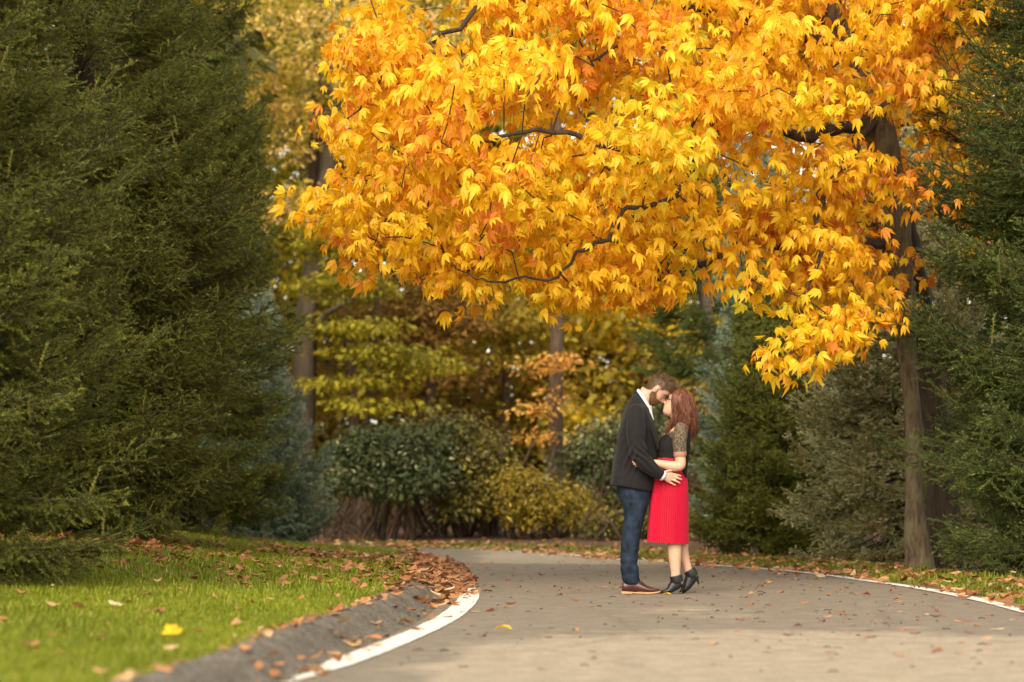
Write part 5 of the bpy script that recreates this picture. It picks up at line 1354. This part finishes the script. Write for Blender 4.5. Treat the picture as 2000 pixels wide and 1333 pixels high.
# lace yoke over shoulders and collarbone, and the open vest edge down the back
b = Bag()
V, F, C = slab([(X(626), X(470), Zc(448), Zc(452), .1475, 0), (X(628), X(484), Zc(425), Zc(430), .151, 0), (X(625), X(497), Zc(400), Zc(412), .146, 0), (X(617), X(518), Zc(375), Zc(392), .119, 0), (X(606), X(538), Zc(357), Zc(370), .079, 0), (X(600), X(546), Zc(348), Zc(360), .063, 0)], 60, 2.3, 20)
b.add(V, F); put('yoke', b, wom, MAT['lace'], True, top)
b = Bag()
V, F, C = slab([(X(614), X(575), Zc(655), Zc(625), .100, 0), (X(616), X(572), Zc(610), Zc(610), .112, 0), (X(622), X(578), Zc(560), Zc(560), .122, 0), (X(631), X(588), Zc(500), Zc(500), .139, 0), (X(633), X(590), Zc(450), Zc(450), .150, 0), (X(630), X(590), Zc(410), Zc(412), .150, 0), (X(622), X(592), Zc(385), Zc(388), .128, 0)], 48, 2.4, 24)
b.add(V, F); put('vest_back', b, wom, MAT['black_top'], True, top)

# skirt: narrow pleats, lace waist
def pleated(rows, npl, amp, per=6):
    rows = np.array(rows, float); Q = smooth_path(rows, 6); n = npl * per
    a = np.arange(n) * 2 * math.pi / n; V = []
    tri = np.abs((np.arange(n) % per) / per * 2 - 1)
    prng = np.random.default_rng(5); wav = np.zeros(n)
    for f in (3, 5, 8, 11): wav += np.sin(a * f + prng.uniform(0, 6)) / f
    for q in Q:
        xb, xf, zb, zf, w, A, wv = q
        r = 1 + 0.0
        e = 2 / 2.2; ca, sa = np.cos(a), np.sin(a)
        ca, sa = np.sign(ca) * np.abs(ca) ** e, np.sign(sa) * np.abs(sa) ** e
        d = amp * A * tri + wv * wav
        V.append(np.stack([(xb + xf) / 2 + ca * ((xf - xb) / 2 + d * np.sign(xf - xb)), sa * (w + d), (zb + zf) / 2 + ca * (zf - zb) / 2 - 0.008 * A * np.sin(a) ** 2 * (q is Q[-1])], -1))
    m = len(Q); V = np.concatenate(V); i = np.arange(m - 1)[:, None] * n; j = np.arange(n)[None]; k = (j + 1) % n
    bag = Bag(); bag.add(V, np.stack([i + j, i + k, i + n + k, i + n + j], -1).reshape(-1, 4)); return bag
sk = put('skirt', pleated([(X(606), X(450), Zc(606), Zc(600), .128, .25, 0), (X(606), X(444), Zc(632), Zc(630), .142, .6, .0), (X(610), X(436), Zc(670), Zc(665), .158, .8, .001), (X(611), X(428), Zc(740), Zc(735), .166, 1, .003), (X(611), X(419), Zc(830), Zc(822), .168, 1, .005), (X(611), X(412), Zc(920), Zc(910), .168, 1, .008), (X(611), X(408), Zc(1008), Zc(996), .168, 1, .010)], 62, .016), wom, MAT['skirt'], False)
b = Bag(); V, F, C = slab([(X(611), X(446), Zc(628), Zc(622), .142, 0), (X(612), X(446), Zc(600), Zc(596), .135, 0), (X(614), X(446), Zc(570), Zc(566), .130, 0), (X(616), X(446), Zc(548), Zc(540), .129, 0)], 60, 2.25, 10)
b.add(V, F); put('waistband', b, wom, MAT['lace_red'], True, sk)

# ankle boots with slim heels
def boot(pts_shaft, pts_foot, pts_heel, y):
    b = Bag()
    add_et(b, [row(c4(*p), y, r, r * .9) for p, r in pts_shaft], 20, 14, 2.1)
    add_et(b, [row(c4(*p), y, r, rb) for p, r, rb in pts_foot], 20, 22, 2.2)
    o = fuse('boot', b, wom, MAT['black_leather'], 0.004, 2)
    b = Bag(); add_et(b, [row(c4(*p), y, r) for p, r in pts_heel], 12, 12, 2.2); put('heel', b, wom, MAT['black_leather'], True, o)
    b = Bag(); e = c4(*pts_heel[-1][0]); add_et(b, [(e[0], y, e[1] + .006, .0065, .0065), (e[0], y, e[1] - .001, .0062, .0062)], 10, 3, 2.2); put('heel_tip', b, wom, MAT['heel_tip'], True, o)
boot([((1262, 765), .0495), ((1275, 830), .0490), ((1290, 890), .046)],
     [((1352, 890), .034, .030), ((1290, 900), .045, .034), ((1215, 955), .040, .036), ((1150, 1020), .028, .040), ((1070, 1046), .0165, .038), ((1000, 1056), .0120, .024), ((962, 1058), .008, .010)],
     [((1372, 905), .024), ((1378, 960), .014), ((1370, 1020), .0085), ((1362, 1074), .0062)], -.07)
boot([((1520, 672), .047), ((1560, 740), .047), ((1585, 800), .043)],
     [((1618, 775), .035, .030), ((1560, 810), .046, .034), ((1515, 890), .042, .036), ((1470, 970), .034, .040), ((1420, 1035), .022, .040), ((1378, 1060), .0150, .028), ((1345, 1070), .008, .012)],
     [((1640, 790), .022), ((1660, 840), .013), ((1682, 895), .0085), ((1700, 935), .0062)], .07)

# face details
for sg in (-1, 1):
    b = Bag(); P = WH.world(np.array([[.083, sg * .018, .141], [.084, sg * .030, .146], [.077, sg * .043, .143]])); bag_tube(b, P, [.002, .0028, .0012], 5); put('eyebrow', b, wom, MAT['dark_hair'])
    b = Bag(); P = WH.world(np.array([[.078, sg * .021, .121], [.078, sg * .031, .117], [.071, sg * .043, .120]])); bag_tube(b, P, [.0012, .002, .0014], 4); put('eyelashes', b, wom, MAT['dark_hair'])
b = Bag()
for z0, r in ((.0645, .0026), (.0540, .0030)):
    P = WH.world(np.array([[.074, -.022, .059], [.0805, -.010, z0], [.082, 0, z0 - .0008], [.0805, .010, z0], [.074, .022, .059]])); bag_tube(b, smooth_path(P, 4), np.array([.001] + [r] * 15 + [.001]), 6)
put('lips', b, wom, MAT['lips'], True)
b = Bag()
for sg in (-1, 1):
    a = np.linspace(0, 2 * math.pi, 25)
    P = WH.world(np.stack([.094 - .22 * np.abs(.032 + .024 * np.cos(a)) - .0, sg * (.032 + .024 * np.cos(a)), .118 + .019 * np.sin(a)], -1)); bag_tube(b, P, .0020, 5, cap=False)
    P = WH.world(np.array([[.083, sg * .056, .122], [.060, sg * .074, .123], [.0, sg * .080, .122]])); bag_tube(b, P, .0020, 5)
P = WH.world(np.array([[.092, -.008, .122], [.099, 0, .126], [.092, .008, .122]])); bag_tube(b, P, .0018, 5)
put('glasses', b, wom, MAT['frame_black'], True)

# hair: cap over the skull and long wavy locks
rng = np.random.default_rng(72)
h = Bag()
L, m_, n_ = WH.local(60, 72, 0.0)
i = np.arange(m_ - 1)[:, None] * n_; j = np.arange(n_)[None]; k = (j + 1) % n_
def whair_zone(L):
    x, y, z = L[:, 0], np.abs(L[:, 1]), L[:, 2]
    return z > np.interp(x, [-.11, -.02, .01, .035, .06, .08, .095], [.02, .03, .05, .11, .155, .178, .186])
ok = whair_zone(L); F = np.stack([i + j, i + k, i + n_ + k, i + n_ + j], -1).reshape(-1, 4); F = F[ok[F].all(1)]
nor = unit(L - np.array([-.01, 0, .11]))
h.add(WH.world(L + nor * (np.interp(L[:, 2], [.03, .12, .2], [.020, .017, .014]) * (1 + .25 * vnoise(L, 45, 1, 2.0)))[:, None]), F)
front = np.array([c2(775, 372), c2(742, 430), c2(738, 520), c2(752, 610), c2(735, 690), c2(690, 760), c2(655, 820), c2(632, 862)])
mid_ = np.array([c2(825, 362), c2(830, 420), c2(840, 520), c2(850, 600), c2(845, 650), c2(840, 690), c2(832, 715), c2(828, 730)])
back = np.array([c2(850, 362), c2(930, 420), c2(968, 500), c2(985, 590), c2(985, 680), c2(975, 760), c2(965, 840), c2(945, 920)])
def lerp3(s):
    return front * (1 - 2 * s) + mid_ * 2 * s if s < .5 else mid_ * (2 - 2 * s) + back * (2 * s - 1)
for q in range(620):
    sgn = -1 if q % 3 else 1
    s = rng.random()
    s = s ** .8 if rng.random() < .5 else 1 - (1 - s) ** 2.2 * .6
    if .12 < s < .55 and rng.random() < .55: s = rng.choice([rng.uniform(0, .12), rng.uniform(.7, 1)])
    G = lerp3(s) + rng.normal(0, .010, 2)
    depth = np.interp(np.linspace(0, 1, 8), [0, .12, .3, .6, 1], [.02, .062, .088, .096, .10 if s < .4 else .085]) * rng.uniform(.6, 1.0 if s > .1 else 1.05)
    if s > .8: depth = depth * rng.uniform(0, 1)
    cut = rng.uniform(.72, 1.0)
    P = np.column_stack([G[:, 0], sgn * depth, G[:, 1]])
    P = smooth_path(P, 5); P = P[:max(8, int(len(P) * cut))]
    t = np.linspace(0, 1, len(P)); ph = rng.uniform(0, 6.28); fq = rng.uniform(14, 22)
    amp = .014 * sstep(.25, .8, t)
    P[:, 0] += amp * np.sin(fq * t + ph); P[:, 1] += sgn * amp * .7 * np.cos(fq * t + ph)
    r = np.interp(t, [0, .1, .6, .9, 1], [.005, .010, .0095, .006, .0015]) * rng.uniform(.16, .52)
    bag_tube(h, P, r, 4, 0.5, 0)
put('hair', h, wom, MAT['hair_w'], True)
# ---------------------------------------------------------------- fallen leaves
def ray_ground(x, y, d0=8.0, d1=46.0):
    d = np.linspace(d0, d1, 900)
    P = np.stack([(x - 1000) / FPX * d, d], -1)
    z = CAMZ + (HORIZON - y) / FPX * d
    k = int(np.argmax(z < terrain(P)[0]))
    return P[k]

def dry_leaf(rng, lobes=False):
    nv, nu = 5, 3
    v = np.linspace(0, 1, nv); w = 0.30 * np.sin(np.pi * np.clip(v * 0.93 + 0.05, 0, 1)) ** 0.8 + 0.012
    c1_, c2_, tw = rng.uniform(0.1, 1.3) * rng.choice([-1, 1], p=[.35, .65]), rng.uniform(-0.45, 0.4), rng.uniform(-0.8, 0.8)
    V = []
    for i in range(nv):
        for u in (-1, 0, 1):
            x = u * w[i] * rng.uniform(0.8, 1.15); z = c1_ * (u * w[i]) ** 2 * 1.6 + c2_ * (v[i] - .5) ** 2 + tw * u * w[i] * (v[i] - .5) + rng.normal(0, .026)
            V.append([x, v[i] - .5 + rng.normal(0, .015), z])
    V = np.array(V); V[:, 2] -= V[:, 2].min()
    F = np.array([[i * 3 + u, i * 3 + u + 1, i * 3 + u + 4, i * 3 + u + 3] for i in range(nv - 1) for u in range(2)])
    st = np.array([[-.012, -.5, .02], [.012, -.5, .02], [.0, -.78, .05], [.0, -.78, .05]]) + [0, 0, V[1, 2] * 0.5]
    return V, F
rng = np.random.default_rng(81)
DRYV = [dry_leaf(rng) for _ in range(9)]

items = []   # x, y, size, tone, zone
def along(P, n, y0, y1, o0, o1, size, tone, zone, side=1, pw=1.0):
    Q = resample(P, 1500); Q = Q[(Q[:, 1] > y0) & (Q[:, 1] < y1)]
    t = unit(np.gradient(Q, axis=0)); k = rng.integers(0, len(Q), n)
    o = o0 + (o1 - o0) * rng.random(n) ** pw
    p = Q[k] + np.stack([t[k, 1], -t[k, 0]], -1) * (o * side)[:, None] + rng.normal(0, .03, (n, 2))
    for q in p: items.append((q[0], q[1], size * rng.uniform(.6, 1.3), float(np.clip(rng.normal(tone, .2), 0, 1)), zone))
def patch(n, x0, x1, y0, y1, size, tone, zone):
    for _ in range(n): items.append((rng.uniform(x0, x1), rng.uniform(y0, y1), size * rng.uniform(.6, 1.3), float(np.clip(rng.normal(tone, .2), 0, 1)), zone))
along(EDGE_L, 720, 20.8, 35.5, 0.0, 0.52, .098, .48, 'gutter')
along(EDGE_L, 60, 18.5, 22, 0.0, 0.42, .085, .48, 'gutter')
along(EDGE_L, 70, 11, 19.5, 0.0, 0.42, .075, .55, 'gutter')
along(EDGE_L, 130, 9.5, 20, -0.12, 0.05, .07, .58, 'kerb_top')
along(EDGE_L, 330, 19, 31, -0.02, 1.6, .082, .45, 'lawn', -1, 1.7)
along(EDGE_L, 60, 10, 20, 0.1, 2.4, .072, .55, 'lawn', -1)
along(EDGE_L, 120, 22, 34, 0.2, 2.6, .08, .42, 'lawn', -1)
along(EDGE_L, 170, 27, 30.5, 0.0, 1.5, .08, .42, 'lawn', -1)
for _ in range(750):
    x, y = rng.normal(-3.6, .6), rng.normal(24.4, 1.8)
    if x < -2.3: items.append((x, y, .10 * rng.uniform(.6, 1.2), float(np.clip(rng.normal(.25, .14), 0, 1)), 'spruce'))
along(EDGE_R, 900, 16, 42, -0.22, 0.55, .10, .52, 'verge', 1, 1.0)
along(EDGE_R, 420, 16, 44, 0.4, 2.6, .10, .40, 'verge', 1)
along(LINE_R, 220, 26, 41, -0.5, 0.25, .095, .62, 'verge', 1)
patch(130, -.5, 3.2, 12, 33, .058, .40, 'road')
patch(60, 1.8, 3.3, 13, 30, .065, .45, 'road')
along(LINE_L, 36, 17, 32, -.1, .5, .085, .4, 'road', 1, 2.0)
along(EDGE_R, 150, 38, 47, 0.0, 1.6, .10, .60, 'bend')
# no leaf inside the shoes or trunks
items = [it for it in items if not (0.78 < it[0] < 1.5 and 21.55 < it[1] < 22.05)]
it = np.array([[a, b, c, d] for a, b, c, d, e in items]); zone = np.array([e for *_, e in items])
zz, dd, Lm, Rm = terrain(it[:, :2])
sx = 1000 + it[:, 0] / it[:, 1] * FPX; sy = HORIZON - (zz - CAMZ) / it[:, 1] * FPX
inview = (sx > -20) & (sx < 2020) & (sy < 1340)
it, zone, zz, sx, sy, inview = it[inview], zone[inview], zz[inview], sx[inview], sy[inview], inview[inview]
lift = np.where(np.isin(zone, ['lawn']), 0.034, np.where(np.isin(zone, ['kerb_top', 'verge', 'bend', 'spruce']), 0.012, 0.004)) + np.where(np.isin(zone, ['gutter', 'spruce', 'verge']), rng.random(len(it)) ** 2 * 0.035, 0.0)
az = rng.uniform(0, 6.28, len(it)); tilt = rng.normal(0, .22, (len(it), 2)) * np.where(zone == 'road', .35, 1.0)[:, None]; flatz = np.where(zone == 'road', .55, 1.0)
show = it[:, 2] / it[:, 1] + np.where(zone == 'road', 0.0012, 0) + np.where(zone == 'lawn', 0.0006, 0)
order = np.argsort(-show); own = set(order[:297].tolist())
DRYM = []
for V, F in DRYV:
    for t_ in (0.12, 0.35, 0.55, 0.72, 0.92):
        me = np_mesh('fallen_leaf', V, F, np.full(len(V), t_), True); me.materials.append(MAT['dry']); DRYM.append(me)
TONE_W = ['dark brown', 'russet', 'orange brown', 'light brown', 'pale tan']
WHERE = {'gutter': ('in the gutter by the left kerb', 'dry leaves along the left kerb'), 'kerb_top': ('on top of the left asphalt kerb', 'dry leaves on the left kerb'), 'lawn': ('on the green lawn left of the kerb', 'dry leaves on the lawn'),
         'spruce': ('in the litter under the left spruces', 'dry leaves under the spruces'), 'verge': ('on the grass verge right of the road', 'dry leaves along the right verge'), 'road': ('on the asphalt of the road', 'dry leaves on the road'), 'bend': ('on the far verge at the bend', 'dry leaves at the bend')}
def euler_mat(a, tx, ty):
    return Matrix.Rotation(a, 3, 'Z') @ Matrix.Rotation(tx, 3, 'X') @ Matrix.Rotation(ty, 3, 'Y')
rest = Bag()
for i in range(len(it)):
    x, y, s, t_ = it[i]; v = i % 9
    M = euler_mat(az[i], tilt[i, 0], tilt[i, 1])
    if i in own:
        k = min(4, int(t_ * 5))
        o = bpy.data.objects.new('fallen_leaf', DRYM[v * 5 + k]); COL.objects.link(o)
        o.matrix_basis = Matrix.Translation((x, y, zz[i] + lift[i])) @ M.to_4x4() @ Matrix.Diagonal((float(s), float(s), float(s * flatz[i]), 1))
        w, g = WHERE[zone[i]]
        if zone[i] == 'lawn': w = 'on the lawn edge by the kerb' if abs(near(it[i:i + 1, :2], EDGE_L)[0][0]) < .5 else 'out on the green lawn'
        if zone[i] in ('road',): pos_w = ', before the couple' if y < 21 else ', beyond the couple'
        elif y < 15: pos_w = ', near the camera'
        elif y > 25: pos_w = ', beyond the couple'
        else: pos_w = ', level with the couple'
        big = 'large ' if s > .115 else ('small ' if s < .06 else '')
        tag(o, f'{big}{TONE_W[k]} leaf {w}{pos_w}', 'leaf', g)
    else:
        V, F = DRYV[v]
        rest.add(V @ np.array(M).T * s + [x, y, zz[i] + lift[i]], F, t_)
tag(link('leaf_litter', rest.mesh('leaf_litter', True), None, MAT['dry']), 'scattered dry brown leaves along the kerb, lawn and verges', 'leaves', kind='stuff')

# a few fresh yellow leaves one can pick out
tv, tf = COMP[1]
p = ray_ground(335, 1262)
o = link('fallen_leaf', np_mesh('fallen_leaf', tv, tf, np.full(len(tv), .6)), None, MAT['dry_yellow'])
o.matrix_basis = Matrix.Translation((p[0], p[1], terrain([p])[0][0] + .050)) @ Matrix.Rotation(R(68), 4, 'X') @ Matrix.Scale(.085, 4)
tag(o, 'bright yellow compound leaf standing up in the grass near the camera', 'leaf')
for x, y, s, lab in ((983, 1232, .10, 'bright yellow leaf lying alone on the asphalt right of the left line'), (1302, 1164, .075, 'small yellow leaf lying by the toe of the black boot')):
    p = ray_ground(x, y); V, F = DRYV[3]
    o = link('fallen_leaf', np_mesh('fallen_leaf', V, F, np.full(len(V), .7), True), None, MAT['dry_yellow'])
    o.matrix_basis = Matrix.Translation((p[0], p[1], .009)) @ Matrix.Rotation(1.2, 4, 'Z') @ Matrix.Scale(s, 4)
    tag(o, lab, 'leaf')
# twigs and bits on the asphalt, too small to pick apart
bag = Bag()
for _ in range(260):
    x, y = rng.uniform(-.5, 3.2), rng.uniform(12, 32); a_ = rng.uniform(0, 6.28); l = rng.uniform(.01, .05)
    P = np.array([[x, y, .009], [x + l * .5 * math.cos(a_), y + l * .5 * math.sin(a_), .014], [x + l * math.cos(a_ + .3), y + l * math.sin(a_ + .3), .009]])
    bag_tube(bag, P, .0022 * rng.uniform(.6, 1.6), 4)
tag(link('road_debris', bag.mesh('road_debris'), None, MAT['bark_stem']), 'small twigs and leaf crumbs strewn over the asphalt', 'debris', kind='stuff')
